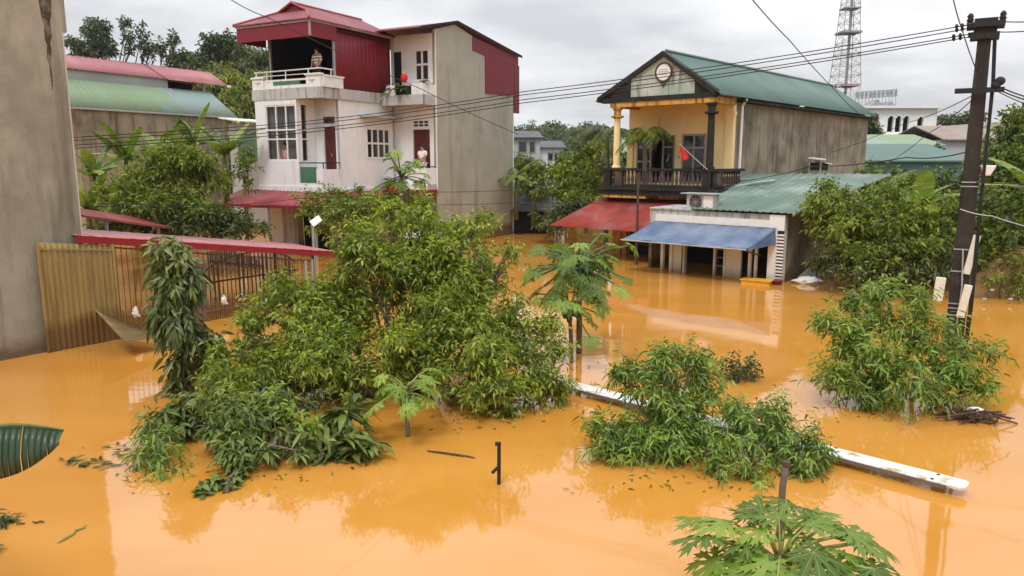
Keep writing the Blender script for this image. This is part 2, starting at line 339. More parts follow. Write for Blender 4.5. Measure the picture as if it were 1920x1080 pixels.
def foliage_mesh(name, clumps, dens, L, W, k=9, tw=.3, up=.2, droop=.25, long=False, sub=0, subr=.42, inner=.35, flat=.6, zmin=.0, gap=0.0, ldroop=None, maxn=400000):
    """crown of leaf-sized faces: twigs scattered through ellipsoid clumps (cx,cy,cz,rx,ry,rz), leaves alternate along each twig"""
    C = np.array(clumps, float)
    if sub:
        out_ = []
        for c in C:
            d = nrm(rng.normal(size=(sub, 3))); d[:, 2] = np.where(rng.random(sub) < .6, np.abs(d[:, 2]), d[:, 2])
            r = rng.uniform(.55, .95, (sub, 1)); f = rng.uniform(.7, 1.3, (sub, 1))*subr
            out_.append(np.concatenate([c[:3]+d*r*c[3:], np.repeat(c[None, 3:], sub, 0)*f], 1))
        C = np.concatenate(out_)
    P = []; O = []; CR = []
    for c in C:
        rx, ry, rz = c[3:]; area = 4*math.pi*((rx*ry)**1.6/3+(rx*rz)**1.6/3+(ry*rz)**1.6/3)**(1/1.6)
        n = max(3, int(area*dens)); d = nrm(rng.normal(size=(n, 3)))
        r = (inner+(1-inner)*rng.random((n, 1))**.55)*rng.uniform(.8, 1.12, (n, 1))
        P.append(c[:3]+d*r*c[3:]); O.append(nrm(d*[1/1, 1/1, 1/1])); CR.append(np.full(n, rng.uniform(-.22, .24)))
    P = np.concatenate(P); O = np.concatenate(O); CR = np.concatenate(CR)
    if gap: keep = rng.random(len(P)) > gap; P, O, CR = P[keep], O[keep], CR[keep]
    n = len(P); T = nrm(O*.8+rng.normal(size=(n, 3))*.45+[0, 0, up]); tl = tw*rng.uniform(.5, 1.3, (n, 1))
    pa = nrm(np.cross(T, nrm(rng.normal(size=(n, 3))))); pb = np.cross(T, pa)
    LP = []; LD = []; LN = []; LR = []
    for j in range(k):
        t = (j+.5)/k; a = j*2.4+rng.uniform(-.5, .5, (n, 1)); pr = pa*np.cos(a)+pb*np.sin(a)
        LP.append(P+T*tl*(t-.35)-np.array([0, 0, 1])*(tl*droop*t*t*.6)); LD.append(T*(.35+.5*t)+pr*.8+rng.normal(size=(n, 3))*.15-np.array([0, 0, droop]))
        LN.append(np.array([0, 0, 1.0])*flat+O*.4+rng.normal(size=(n, 3))*.5); LR.append(.5+CR+rng.normal(size=n)*.24+.22*(t-.5))
    LP, LD, LN, LR = (np.concatenate(x) for x in (LP, LD, LN, LR))
    ok = LP[:, 2] > zmin; LP, LD, LN, LR = LP[ok], LD[ok], LN[ok], LR[ok]
    if len(LP) > maxn: q = rng.permutation(len(LP))[:maxn]; LP, LD, LN, LR = LP[q], LD[q], LN[q], LR[q]
    m = len(LP); V, Tt, Q, A = leaf_arrays(LP, LD, LN, L*rng.uniform(.65, 1.25, m), W*rng.uniform(.7, 1.25, m), droop if ldroop is None else ldroop, long, LR)
    return np_mesh(name, V, Tt, Q, {'rnd': A})
def pxclump(px, py, Y, rx, rz, ry=None):
    p = at(px, py, Y); s = Y/FPX; return (p.x, p.y, p.z, rx*s, (ry if ry else rx)*s, rz*s)
def limbs(name, base, clumps, parent, mat, r0=.06, trunk_h=None, n=6):
    mb = MB(); base = Vector(base)
    for i, c in enumerate(clumps):
        e_ = Vector(c[:3]); mid = base.lerp(e_, .45) + Vector((random.uniform(-.12, .12), random.uniform(-.12, .12), .12*(e_-base).length))
        pts = [base + Vector((random.uniform(-.3, .3), random.uniform(-.3, .3), 0))*r0, base.lerp(mid, .5)+Vector((0, 0, .05)), mid, mid.lerp(e_, .55)+Vector((random.uniform(-.06, .06), 0, .03)), e_ + Vector((0, 0, c[5]*.5))]
        mb.tube(pts, [r0, r0*.72, r0*.5, r0*.32, r0*.1], n)
        for q in range(4):
            a = Vector((random.gauss(0, 1), random.gauss(0, 1), random.gauss(.4, .6))).normalized()
            tip = e_ + Vector((a.x*c[3], a.y*c[4], a.z*c[5]))*.85
            if tip.z < 0: tip.z = .02
            mb.tube([pts[3], pts[3].lerp(tip, .5)+Vector((0, 0, .04)), tip], [r0*.3, r0*.18, r0*.06], 5)
    return mb.build(name, mat, parent)
def plant(name, label, cat, base, clumps, leafmat, bark='bark', r0=.06, group=None, **kw):
    t = thing(name, label, cat, (base[0], base[1], max(base[2], 0)), group=group)
    off = np.array([base[0], base[1], max(base[2], 0)])
    cl = [(c[0]-off[0], c[1]-off[1], c[2]-off[2], c[3], c[4], c[5]) for c in clumps]
    limbs('trunk', (0, 0, -.6 if base[2] <= 0 else -.2), cl, t, MAT[bark], r0)
    kw.setdefault('zmin', .01-off[2] if base[2] <= 0 else -1e9)
    link('crown', foliage_mesh('crown', cl, **kw), LEAF[leafmat], t)
    return t
# ---- papaya
def papaya_template():
    V = [(0, 0, 0)]; A = [1.0]; T = []; Q = []
    ang = [-142, -105, -70, -35, 0, 35, 70, 105, 142]; ln = [.55, .72, .86, .96, 1.0, .96, .86, .72, .55]
    ts = [.30, .42, .58, .76, 1.0]; ws = [.072, .088, .098, .064, 0]
    edges = []
    for a, l in zip(ang, ln):
        a = R(a); d = np.array([math.cos(a), math.sin(a)]); s_ = np.array([-d[1], d[0]])
        def pt(t, w_, z=0): xy = d*t*l + s_*w_*l; V.append((xy[0], xy[1], z)); A.append(1.0 if abs(w_) < 1e-6 else 0.0); return len(V)-1
        m = [pt(t, 0, -.012*(t < 1)) for t in ts]; lft = [pt(t, w_, .012) for t, w_ in zip(ts[:-1], ws[:-1])]; rgt = [pt(t, -w_, .012) for t, w_ in zip(ts[:-1], ws[:-1])]
        T += [(0, rgt[0], m[0]), (0, m[0], lft[0])]
        for i in range(3): Q += [(m[i], rgt[i], rgt[i+1], m[i+1]), (m[i], m[i+1], lft[i+1], lft[i])]
        T += [(m[3], rgt[3], m[4]), (m[3], m[4], lft[3])]
        for sgn, sd in ((1, lft), (-1, rgt)):
            t1 = pt(.68, sgn*.25, -.01); t2 = pt(.88, sgn*.17, -.02)
            T += [(sd[1], t1, sd[2]) if sgn < 0 else (sd[1], sd[2], t1), (sd[2], t2, sd[3]) if sgn < 0 else (sd[2], sd[3], t2)]
        edges.append((rgt[0], lft[0]))
    for i in range(len(ang)-1): T.append((0, edges[i][1], edges[i+1][0]))
    return np.array(V), np.array(A), np.array(T), np.array(Q)
PT = papaya_template()
def papaya_leaf(size, c, out_dir, tilt, curl=.35, roll=0.0):
    """one palmate leaf at c: middle lobe points along out_dir (xy angle), blade tilted down by tilt"""
    V = PT[0].copy(); r2 = V[:, 0]**2+V[:, 1]**2; th_ = np.arctan2(V[:, 1], V[:, 0]); V[:, 2] -= curl*r2*(1+.35*np.sin(2.3*th_+rng.uniform(0, 6.28))) - .10*r2*np.sin(4.5*th_+rng.uniform(0, 6.28)) + rng.normal(size=len(V))*.014; V[:, :2] *= (1+.10*np.sin(3.1*th_+rng.uniform(0, 6.28)))[:, None]
    Mx = Matrix.Rotation(out_dir, 3, 'Z') @ Matrix.Rotation(tilt, 3, 'Y') @ Matrix.Rotation(roll, 3, 'X')
    return (V*size) @ np.array(Mx).T + np.array(c)
def papaya(name, label, base, top_z, leaves, trunk_r=.05, lmat='papaya', fruit=0, separate=False, bend=(0, 0), trunks=None, group=None):
    """leaves: list of (azimuth deg, petiole elevation deg, petiole length, leaf size)"""
    t = thing(name, label, 'papaya tree', (base[0], base[1], 0), group=group)
    top = Vector((bend[0], bend[1], top_z)); mb = MB()
    mb.tube([(0, 0, -.8), (bend[0]*.2, bend[1]*.2, top_z*.35), (bend[0]*.6, bend[1]*.6, top_z*.7), top], [trunk_r, trunk_r*.95, trunk_r*.8, trunk_r*.6], 10)
    for q in range(10):
        z = top_z*(.35+.065*q); mb.tube([(bend[0]*z/top_z, bend[1]*z/top_z, z-.008), (bend[0]*z/top_z, bend[1]*z/top_z, z+.008)], trunk_r*.95*(1-.3*z/top_z), 10)
    mb.build('trunk', MAT['bark_grey'] if not separate else MAT['stem'], t, smooth=True)
    pm = MB(); Vs = []; As = []; Rs = []
    if separate: leaves = [(a_, e_, p_*.86, z_*.94) for a_, e_, p_, z_ in leaves]
    for az, el, pl, sz in leaves:
        a = R(az); e_ = R(el); d = Vector((math.cos(a)*math.cos(e_), math.sin(a)*math.cos(e_), math.sin(e_)))
        p0 = top - Vector((0, 0, random.uniform(0, .12))); p1 = p0 + d*pl*.5 + Vector((0, 0, pl*.05)); p2 = p0 + d*pl - Vector((0, 0, pl*.06))
        pm.tube([p0, p1, p2], [.014*pl/.5+.003, .010*pl/.5+.002, .007*pl/.5+.002], 6)
        V = papaya_leaf(sz, p2, a+random.uniform(-.3, .3), R((random.uniform(2, 24) if separate else random.uniform(12, 45)) - el*.25), random.uniform(.15, .4) if separate else random.uniform(.25, .55), random.uniform(-.35, .35))
        if separate:
            link('leaf', np_mesh('leaf', V, PT[2], PT[3], {'rnd': np.full(len(V), random.random()), 'rib': PT[1]}), LEAF[lmat], t)
        else: Vs.append(V); As.append(PT[1]); Rs.append(np.full(len(V), random.random()))
    pm.build('petioles', MAT['petiole' if separate or lmat != 'papaya' else 'stem'], t, smooth=True)
    if not separate:
        nv = len(PT[0]); n = len(Vs)
        Tt = np.concatenate([PT[2]+nv*i for i in range(n)]); Qq = np.concatenate([PT[3]+nv*i for i in range(n)])
        link('crown', np_mesh('crown', np.concatenate(Vs), Tt, Qq, {'rnd': np.concatenate(Rs), 'rib': np.concatenate(As)}), LEAF[lmat], t)
    for q in range(fruit):
        a = q*2.4; f = MB(); f.ball((top.x+math.cos(a)*trunk_r*2.0, top.y+math.sin(a)*trunk_r*2.0, top_z-.16-.05*(q % 3)), (.05, .05, .085), 10, 8); f.build('fruit', MAT['fruit'], t, smooth=True)
    return t
# ---- banana
def banana_blade(L, W, arch, hang, n=16, tear=.25, fold=.25):
    """blade along +x from origin; arch lowers the tip, hang lets the two halves droop"""
    V = []; A = []; Q = []
    w_ = lambda t: W*(math.sin(math.pi*min(1, t*.93+.07))**.45)*(1 if t < .97 else .6)
    mid = lambda t: np.array([L*t*(1-.12*t*t*arch), 0, -arch*L*t*t*.55])
    for sgn in (1, -1):
        for i in range(n):
            t0, t1 = i/n, (i+1)/n; j = rng.uniform(-1, 1)*tear*W*.25; s0 = t0+ (.012 if rng.random() < tear else 0)
            for t in (s0, t1):
                m = mid(t); b = len(V)
                for q in (0, .5, 1.0):
                    V.append((m[0]+q*W*.22, m[1]+sgn*w_(t)*q*math.cos(hang*q*.8), m[2]+fold*W*q*(1-q)*1.6-w_(t)*q*math.sin(hang*q)+j*q)); A.append(1.0 if q == 0 else 0.0)
            b = len(V)-6
            for q in (0, 1):
                Q.append((b+q, b+3+q, b+4+q, b+1+q) if sgn < 0 else (b+q, b+1+q, b+4+q, b+3+q))
    mid_path = [tuple(mid(t)) for t in np.linspace(0, 1, 8)]
    return np.array(V), np.array(A), np.array(Q), mid_path
def banana(name, label, base, height, leaves, lmat='banana', rad=.11, group=None):
    """leaves: (azimuth deg, elevation deg, length, half width, arch, hang)"""
    t = thing(name, label, 'banana plant', base, group=group)
    st = MB(); st.tube([(0, 0, -.6), (0, 0, height*.5), (.02, 0, height)], [rad, rad*.9, rad*.5], 10); st.build('stem', MAT['stem'], t, smooth=True)
    for az, el, L, W, arch, hang in leaves:
        V, A, Q, mid = banana_blade(L, W, arch, hang)
        Mx = Matrix.Rotation(R(az), 3, 'Z') @ Matrix.Rotation(-R(el), 3, 'Y')
        V = V @ np.array(Mx).T + np.array([0, 0, height])
        lo = link('leaf', np_mesh('leaf', V, None, Q, {'rnd': np.repeat(np.clip(rng.normal(.5, .25)+rng.normal(size=len(V)//6)*.12, 0, 1), 6), 'rib': A}), LEAF[lmat], t)
        rb = MB(); rb.tube([Vector((0, 0, height)) + Mx @ Vector(p) for p in mid], [.022, .02, .018, .015, .012, .009, .006, .003], 5); rb.build('midrib', MAT['petiole'], lo)
    return t

# ------------------------------------------------------------------ the setting: flood water, land, far hills
m, n, k, b = mat_new('flood_water')
tcn = n.new('ShaderNodeTexCoord')
def wnoise(sc, st, det=3):
    mp = n.new('ShaderNodeMapping'); mp.inputs['Scale'].default_value = st; k.new(tcn.outputs['Object'], mp.inputs[0])
    t = n.new('ShaderNodeTexNoise'); t.inputs['Scale'].default_value = sc; t.inputs['Detail'].default_value = det; k.new(mp.outputs[0], t.inputs['Vector']); return t
r_ = n.new('ShaderNodeValToRGB'); r_.color_ramp.elements[0].color = (.55, .236, .034, 1); r_.color_ramp.elements[1].color = (.62, .285, .058, 1)
r_.color_ramp.elements[0].position = .35; r_.color_ramp.elements[1].position = .68
k.new(wnoise(.28, (.8, 2.2, 1), 9).outputs[0], r_.inputs[0]); k.new(r_.outputs[0], b.inputs['Base Color'])
b.inputs['Roughness'].default_value = .045; b.inputs['IOR'].default_value = 1.6; b.inputs['Specular IOR Level'].default_value = .75
rr = n.new('ShaderNodeMapRange'); rr.inputs[1].default_value = .42; rr.inputs[2].default_value = .62; rr.inputs[3].default_value = .02; rr.inputs[4].default_value = .45
k.new(wnoise(.18, (1, .5, 1), 4).outputs[0], rr.inputs[0])
b1 = n.new('ShaderNodeBump'); b1.inputs['Distance'].default_value = .006; k.new(rr.outputs[0], b1.inputs['Strength']); k.new(wnoise(2.2, (.5, 1.6, 1), 2).outputs[0], b1.inputs['Height'])
b2 = n.new('ShaderNodeBump'); b2.inputs['Distance'].default_value = .03; b2.inputs['Strength'].default_value = .17; k.new(wnoise(.7, (.7, 1.2, 1), 2).outputs[0], b2.inputs['Height']); k.new(b1.outputs[0], b2.inputs['Normal'])
k.new(b2.outputs[0], b.inputs['Normal'])
MB().poly([(-700, -300, 0), (700, -300, 0), (700, 900, 0), (-700, 900, 0)]).build('water', m).__setitem__('kind', 'structure')

def land_h(x, y):
    g = lambda cx, cy, sx, sy, h: h*np.exp(-((x-cx)/sx)**2-((y-cy)/sy)**2)
    s = lambda t: np.clip(t, 0, 1)**2*(3-2*np.clip(t, 0, 1))
    z = -1.2 + 1.9*s((y-40)/8)
    z = np.maximum(z, -1.2 + 2.3*s((x-(9.6+.05*(y-17)))/2.6)*s((y-16.9-.25*np.sin(x*1.7))/1.2)*s((70-y)/20))
    z = np.maximum(z, -1.2 + 2.0*s((-12.0-x)/4)*s((y-30)/6))
    return z + g(-52, 100, 34, 32, 8.5) + g(14, 215, 34, 40, 5.5) + g(-29, 88, 7, 18, 6.0) + g(-150, 220, 70, 60, 18)
def terrain(name, x0, x1, y0, y1, nx, ny, mat):
    xs = np.linspace(x0, x1, nx); ys = np.linspace(y0, y1, ny); X, Y = np.meshgrid(xs, ys); Z = land_h(X, Y) + .12*np.sin(X*2.1)*np.cos(Y*1.7)
    V = np.stack([X, Y, Z], -1).reshape(-1, 3); i = np.arange(nx*ny).reshape(ny, nx)
    Q = np.stack([i[:-1, :-1], i[:-1, 1:], i[1:, 1:], i[1:, :-1]], -1).reshape(-1, 4)
    return tag(link(name, np_mesh(name, V, None, Q, smooth=True), mat), kind='structure')
terrain('bank', 8.5, 24, 15.5, 33, 63, 71, MAT['earth'])
terrain('hills', -300, 300, 33, 480, 121, 150, MAT['hillside'])

# ------------------------------------------------------------------ tall cement wall and flooded fence, left edge
FO = (-8.072, 12.673); FRZ = math.atan2(-.5711, .8209)
t = thing('tall_building', 'tall blank cement rendered building side at the left edge rising out of the water', 'building', (FO[0], FO[1], 0), FRZ)
MB().prism([(-.03, -11, -1.2), (-.03, .74, -1.2), (-.03, .74, 5.40), (-.03, .83, 5.46), (-.03, .83, 9.8), (-.03, -11, 9.8)], (-6, 0, 0)).build('wall', MAT['render'], t)
MB().box(-.6, -.02, .742, .765, -1.2, 5.448).build('corner_trim', MAT['slab'], t)
sm_ = MB(); sm_.prism([(-.026, .42, 6.0), (-.026, .63, 6.0), (-.026, .60, 5.7), (-.026, .57, 5.6), (-.026, .575, 5.35), (-.026, .54, 5.25), (-.026, .55, 5.1), (-.026, .52, 4.95), (-.026, .52, 4.6), (-.026, .50, 4.45), (-.026, .49, 4.9), (-.026, .46, 5.0), (-.026, .49, 5.2), (-.026, .46, 5.3), (-.026, .47, 5.55), (-.026, .44, 5.7)], (-.006, 0, 0)); sm_.build('mould_stain', MAT['damp_stain'], t)
t2 = thing('metal_hoarding', 'muddy tan corrugated metal hoarding standing between tall cement wall and fence', 'metal panel', (FO[0], FO[1], 0), FRZ)
corrugated('sheet', MAT['tan_sheet'], t2, (.05, -.05, -.3), (.05, 1.24, -.3), (.05, -.05, 1.93), (.05, 1.24, 1.76), pitch=.095, amp=.022, rows=6)
fm = MB(); fm.box(.075, .10, -.06, -.02, -.3, 1.95).box(.075, .10, 1.2, 1.24, -.3, 1.78); fm.prism([(.078, -.05, 1.80), (.078, 1.24, 1.66), (.078, 1.24, 1.69), (.078, -.05, 1.83)], (.02, 0, 0)); fm.build('frame', MAT['tan_sheet'], t2)
t3 = thing('metal_fence', 'rusty vertical bar fence standing in the water under the red canopy', 'fence', (FO[0], FO[1], 0), FRZ)
ftop = lambda b_: 1.76-(b_-1.2)*.165
bars = MB(); q = 1.30
while q < 5.8:
    hgt = ftop(q); bars.box(-.005, .005, q-.005, q+.005, -.5, hgt)
    bars.tube([(0, q+.05, -.5), (0, q+.05, .46), (0, q+.05, .54)], [.005, .005, .001], 5); q += .104
bars.build('bars', MAT['iron'], t3)
MB().box(-.02, .02, 1.24, 5.8, .20, .225).build('rail', MAT['grey_iron'], t3); MB().box(-.02, .02, 1.24, 5.8, .37, .392).build('rail', MAT['grey_iron'], t3)
pr = MB(); pr.prism([(-.02, 1.24, 1.70), (.02, 1.24, 1.70), (.02, 5.8, .95), (-.02, 5.8, .95)], (0, 0, .03)); pr.build('rail', MAT['iron'], t3)
for q in (2.02, 2.72): MB().box(-.035, .035, q-.022, q+.022, -.6, ftop(q)).build('post', MAT['black'], t3)
for q in (5.66, 5.86): MB().box(-.03, .03, q-.03, q+.03, -.6, 1.0).build('post', MAT['galv'], t3)
lat = MB()
for q in np.arange(3.9, 5.7, .10): lat.box(-.05, -.046, q, q+.004, .35, ftop(q))
for z in np.arange(.45, 1.2, .1): lat.prism([(-.05, 3.85, z), (-.044, 3.85, z), (-.044, min(5.7, 3.85+(1.3-z)/.165*1.0), z), (-.05, min(5.7, 3.85+(1.3-z)/.165*1.0), z)], (0, 0, .004))
lat.build('mesh_panel', MAT['iron'], t3)
for q, z in ((1.55, .46), (3.45, .40)):
    g_ = random.Random(int(q*10)); pb = MB(); pb.ball((.05, q, z), (.04, .05, .085), 9, 7); pb.v = [(v[0]+g_.uniform(-.025, .025), v[1]+g_.uniform(-.03, .03), v[2]+g_.uniform(-.035, .03)) for v in pb.v]; pb.prism([(.05, q-.03, z-.05), (.06, q+.09, z-.11), (.05, q+.05, z-.02)], (.01, 0, 0)); o = pb.build('plastic_scrap', MAT['white_plastic'], None)
    o.location = (FO[0], FO[1], 0); o.rotation_euler = (0, 0, FRZ)
    tag(o, 'white plastic scrap caught on the fence rail ' + ('nearest the tan metal panel' if q < 2 else 'below the arched gate'), 'plastic scrap', 'plastic scraps caught on the fence')
t4 = thing('canopy_roof', 'sloping red sheet metal canopy along the top of the flooded fence', 'canopy roof', (FO[0], FO[1], 0), FRZ)
cz = lambda b_: 1.985-(b_-.6)*.148
mb = MB(); mb.prism([(.06, .6, cz(.6)-.125), (.06, 6.55, cz(6.55)-.115), (.06, 6.55, cz(6.55)), (.06, .6, cz(.6))], (.02, 0, 0)); mb.build('fascia', MAT['edge_red'], t4)
corrugated('roof_sheet', MAT['canopy_red'], t4, (.09, .58, cz(.58)+.012), (.09, 6.58, cz(6.58)+.012), (-1.5, .58, cz(.58)+.10), (-1.5, 6.58, cz(6.58)+.10), pitch=.25, amp=.006)
for q in (.95, 5.9): MB().box(-.05, -.01, q, q+.05, -.6, cz(q)-.02).build('support_post', MAT['iron'], t4)
for q in (.95, 5.9): MB().box(-1.45, -1.40, q, q+.05, -.6, cz(q)+.08).build('support_post', MAT['iron'], t4)
t5 = thing('arched_gate', 'arched gate of brown and black bars seen through the fence', 'gate', (FO[0], FO[1], 0), FRZ)
ag = MB(); a_ = -1.9
for i, q in enumerate(np.arange(4.3, 6.9, .115)):
    hz = .62 + .42*math.sin(math.pi*(q-4.2)/2.75)**.6; wd = .022 if i % 6 in (2, 3) else .007
    ag.box(a_-.01, a_+.01, q-wd, q+wd, -.6, hz)
ag.build('bars', MAT['iron'], t5)
MB().box(a_-.02, a_+.02, 4.2, 6.95, .44, .475).build('rail', MAT['black'], t5)
ar = MB(); ar.tube([(a_, q, .64+.42*math.sin(math.pi*min(1, max(0, (q-4.2)/2.75)))**.6) for q in np.linspace(4.2, 6.95, 14)], .02, 6); ar.build('arch', MAT['iron'], t5)
t6 = thing('gate_pillar', 'grey concrete gate pillar behind the fence bars', 'pillar', (FO[0], FO[1], 0), FRZ)
MB().box(-1.75, -1.45, 3.72, 4.02, -.8, .92).build('shaft', MAT['galv'], t6, bevel=.01); MB().box(-1.79, -1.41, 3.68, 4.06, .92, 1.0).build('cap', MAT['slab'], t6)
t7 = thing('lean_to_roof', 'narrow rust red roof edge on posts between tall wall and leafy tree', 'roof', (0, 0, 0))
p0, p1 = at(158, 408, 16.5), at(330, 431, 21)
mb = MB(); dv = Vector((-.6, .42, .10)); mb.prism([p0, p1, p1+dv*2, p0+dv*2], (0, 0, .05)); mb.build('roof_sheet', MAT['tile_red'], t7)
for g in (.22, .8):
    pp = p0.lerp(p1, g); MB().box(pp.x-.16, pp.x-.10, pp.y+.1, pp.y+.16, -.6, pp.z+.01).build('post', MAT['galv'], t7)
fs = onz(250, 628); t8 = corrugated('floating_sheet', MAT['tan_sheet'], None, at(172, 574, 12.9), at(232, 640, 12.2), at(185, 590, 13.6), at(306, 632, 12.9), pitch=.09, amp=.02, rows=3)
tag(t8, 'bent tan corrugated sheet sliding off the panel into the water', 'metal sheet')

# ------------------------------------------------------------------ three storey white house
HO = (-6.470, 26.0); HRZ = math.atan2(-.47638, .87924)
H1 = thing('white_house', 'white three storey house with dark red metal top floor and bare grey side wall', 'house', (HO[0], HO[1], 0), HRZ)
ww = MB()
ww.wall('a', -3.1, -1.12, 2.38, 5.38, 0, .12, [(-2.62, -1.17, 3.28, 5.2)])
ww.wall('b', .122, .88, 2.38, 5.38, -1.12, -.12, [(.15, .50, 3.28, 5.2)])
ww.wall('a', -1.118, -.002, 2.38, 5.38, .88, .12, [(-.72, -.18, 2.5, 4.45), (-.70, -.20, 4.57, 4.80)])
ww.wall('b', .88, 4.0, 2.2, 5.38, 0, -.12, [(2.32, 3.72, 3.34, 4.48)])
ww.wall('a', .002, 1.95, 2.2, 7.9, 4.0, .12, [(.90, 1.67, 2.42, 4.44), (.92, 1.65, 4.52, 4.78), (.05, .44, 5.74, 7.33), (1.05, 1.72, 6.2, 7.36)])
ww.wall('b', .122, 10.0, 2.38, 5.38, -3.1, .1)
ww.build('wall', MAT['white'], H1)
gw = MB(); gw.prism([(1.952, 4.0, -1.2), (1.952, 10.1, -1.2), (1.952, 10.1, 6.05), (1.952, 7.66, 6.0), (1.952, 7.66, 7.5), (1.952, 6.7, 7.6), (1.952, 6.7, 8.14), (1.952, 5.4, 8.40), (1.952, 4.0, 8.02)], (-.1, 0, 0)); gw.build('side_wall', MAT['grey_render'], H1)
MB().wall('a', -3.1, 1.85, -1.2, 7.6, 10.0, .1).build('back_wall', MAT['grey_render'], H1)
MB().box(1.955, 1.97, 10.05, 10.12, -1.2, 5.2).box(1.94, 2.0, 4.0, 4.02, 2.2, 8.0).build('corner_trim', MAT['white_trim'], H1)
rp = MB(); rp.prism([(1.975, 6.66, 8.12), (1.975, 10.52, 7.76), (1.975, 10.52, 7.35), (1.975, 7.68, 7.50), (1.975, 6.66, 7.60)], (-.03, 0, 0)); rp.prism([(1.98, 7.64, 7.50), (1.98, 10.14, 7.36), (1.98, 10.14, 6.08), (1.98, 7.64, 6.0)], (-.03, 0, 0)); rp.box(1.9, 1.985, 10.15, 10.60, 5.35, 7.4)
rp.build('red_cladding', MAT['red_sheet'], H1)
# floor slabs and ledges
sb = MB(); sb.box(-3.2, .0, -.02, .88, 5.38, 5.75); sb.box(-3.2, .08, .881, 4.0, 5.383, 5.748); sb.build('floor_slab', MAT['slab'], H1)
MB().box(-3.18, .02, -.04, .88, 2.2, 2.378).build('floor_slab', MAT['white_trim'], H1); MB().box(-.0, .05, .9, 4.0, 2.16, 2.28).build('floor_slab', MAT['white_trim'], H1)
# ground storey
gs = MB(); gs.wall('a', -3.1, -.002, -1.2, 2.2, .35, .12, [(-1.5, -.2, -1.1, 2.0), (-2.3, -2.2, -.5, 1.6)]); gs.wall('b', .35, 4.0, -1.2, 2.2, -.0, -.12); gs.wall('a', .002, 1.95, -1.2, 2.2, 4.0, .12, [(.3, 1.5, -1.1, 1.6)])
gs.build('ground_floor_wall', MAT['old_render'], H1); MB().box(-3.1, -2.32, .32, .349, -1.2, 1.7).build('pale_panel', MAT['far_white'], H1)
MB().box(-2.15, -1.62, .1, .34, -1.2, 2.2).build('pillar', MAT['slab'], H1)
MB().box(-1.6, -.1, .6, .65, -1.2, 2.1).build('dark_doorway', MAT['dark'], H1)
# red skirt roof over the ground floor
corrugated('skirt_roof', MAT['red_roof'], H1, (-3.9, -1.35, 1.80), (.9, -1.35, 1.80), (-3.9, .02, 2.26), (.5, .02, 2.20), pitch=.2, amp=.02)
MB().box(-3.9, .9, -1.37, -1.33, 1.70, 1.79).build('skirt_fascia', MAT['edge_red'], H1)
corrugated('skirt_roof', MAT['tile_red'], H1, (.75, -.2, 1.93), (.75, 3.5, 1.93), (.03, -.2, 2.18), (.03, 3.98, 2.18), pitch=.2, amp=.02)
MB().box(.02, 1.98, 3.4, 3.98, 2.04, 2.2).build('red_ledge', MAT['edge_red'], H1)
for q in (-3.7, -1.4, .7): MB().box(q, q+.06, -1.3, -1.24, -1.2, 1.76).build('skirt_post', MAT['galv'], H1)
# first floor: bay window, door, window, door
wf = thing  # parts below
bw = MB(); A0, A1, Z0, Z1 = -2.62, -1.17, 3.28, 5.2
for a in (A0, -2.15, -1.68, A1-.05): bw.box(a, a+.05, .02, .08, Z0, Z1)
for z in (Z0, 4.0, 4.32, Z1-.05): bw.box(A0, A1, .015, .085, z, z+.05)
bw.box(-1.16, -1.10, .15, .20, Z0, Z1).box(-1.165, -1.105, .15, .5, 4.0, 4.04).box(-1.165, -1.105, .15, .5, 4.32, 4.36).box(-1.16, -1.10, .45, .5, Z0, Z1)
bwo = bw.build('bay_window', MAT['frame_white'], H1)
gp = MB(); gp.box(A0, A1, .045, .052, 3.98, Z1-.03).box(A0, -2.18, .045, .052, Z0, 3.98).box(-1.65, A1, .045, .052, Z0, 3.98).box(-1.136, -1.130, .16, .49, Z0, Z1); gp.build('pane', MAT['clear_pane'], bwo)
cu = MB()
for (c0, c1) in ((A0, -2.02), (-1.72, A1-.05)):
    n_ = 26; pts = [(c0+(c1-c0)*i/n_, .2+.03*math.sin(i*1.7)) for i in range(n_+1)]
    for i in range(n_): cu.poly([(pts[i][0], pts[i][1], Z0), (pts[i+1][0], pts[i+1][1], Z0), (pts[i+1][0], pts[i+1][1], Z1), (pts[i][0], pts[i][1], Z1)])
n_ = 20; pts = [(-2.02+.3*i/n_, .25+.03*math.sin(i*2)) for i in range(n_+1)]
for i in range(n_): cu.poly([(pts[i][0], pts[i][1], 4.1), (pts[i+1][0], pts[i+1][1], 4.1), (pts[i+1][0], pts[i+1][1], Z1), (pts[i][0], pts[i][1], Z1)])
cu.build('curtain', MAT['curtain'], bwo)
MB().box(-3.0, -1.25, 2.4, 2.45, 2.38, 5.38).build('room_shade_wall', MAT['dark_wall'], H1)  # room shade behind the bay window is put into the wall colour
def door(par, axis, x0, x1, z0, z1, p, mat='door_red'):
    d = MB(); P = (lambda a0, a1, q0, q1, c0, c1: d.box(a0, a1, q0, q1, c0, c1)) if axis == 'a' else (lambda a0, a1, q0, q1, c0, c1: d.box(q0, q1, a0, a1, c0, c1))
    P(x0, x1, p+.06, p+.10, z0, z1); m_ = (x0+x1)/2
    for (c0, c1) in ((x0+.04, m_-.02), (m_+.02, x1-.04)):
        P(c0, c1, p+.048, p+.0602, z0+.15, (z0+z1)/2-.05); P(c0, c1, p+.048, p+.0602, (z0+z1)/2+.05, z1-.12)
    o = d.build('door', MAT[mat], par); MB().box(*( (m_+.02, m_+.05, p+.02, p+.05) if axis == 'a' else (p+.02, p+.05, m_+.02, m_+.05)), (z0+z1)/2-.05, (z0+z1)/2+.05).build('handle', MAT['galv'], o); return o
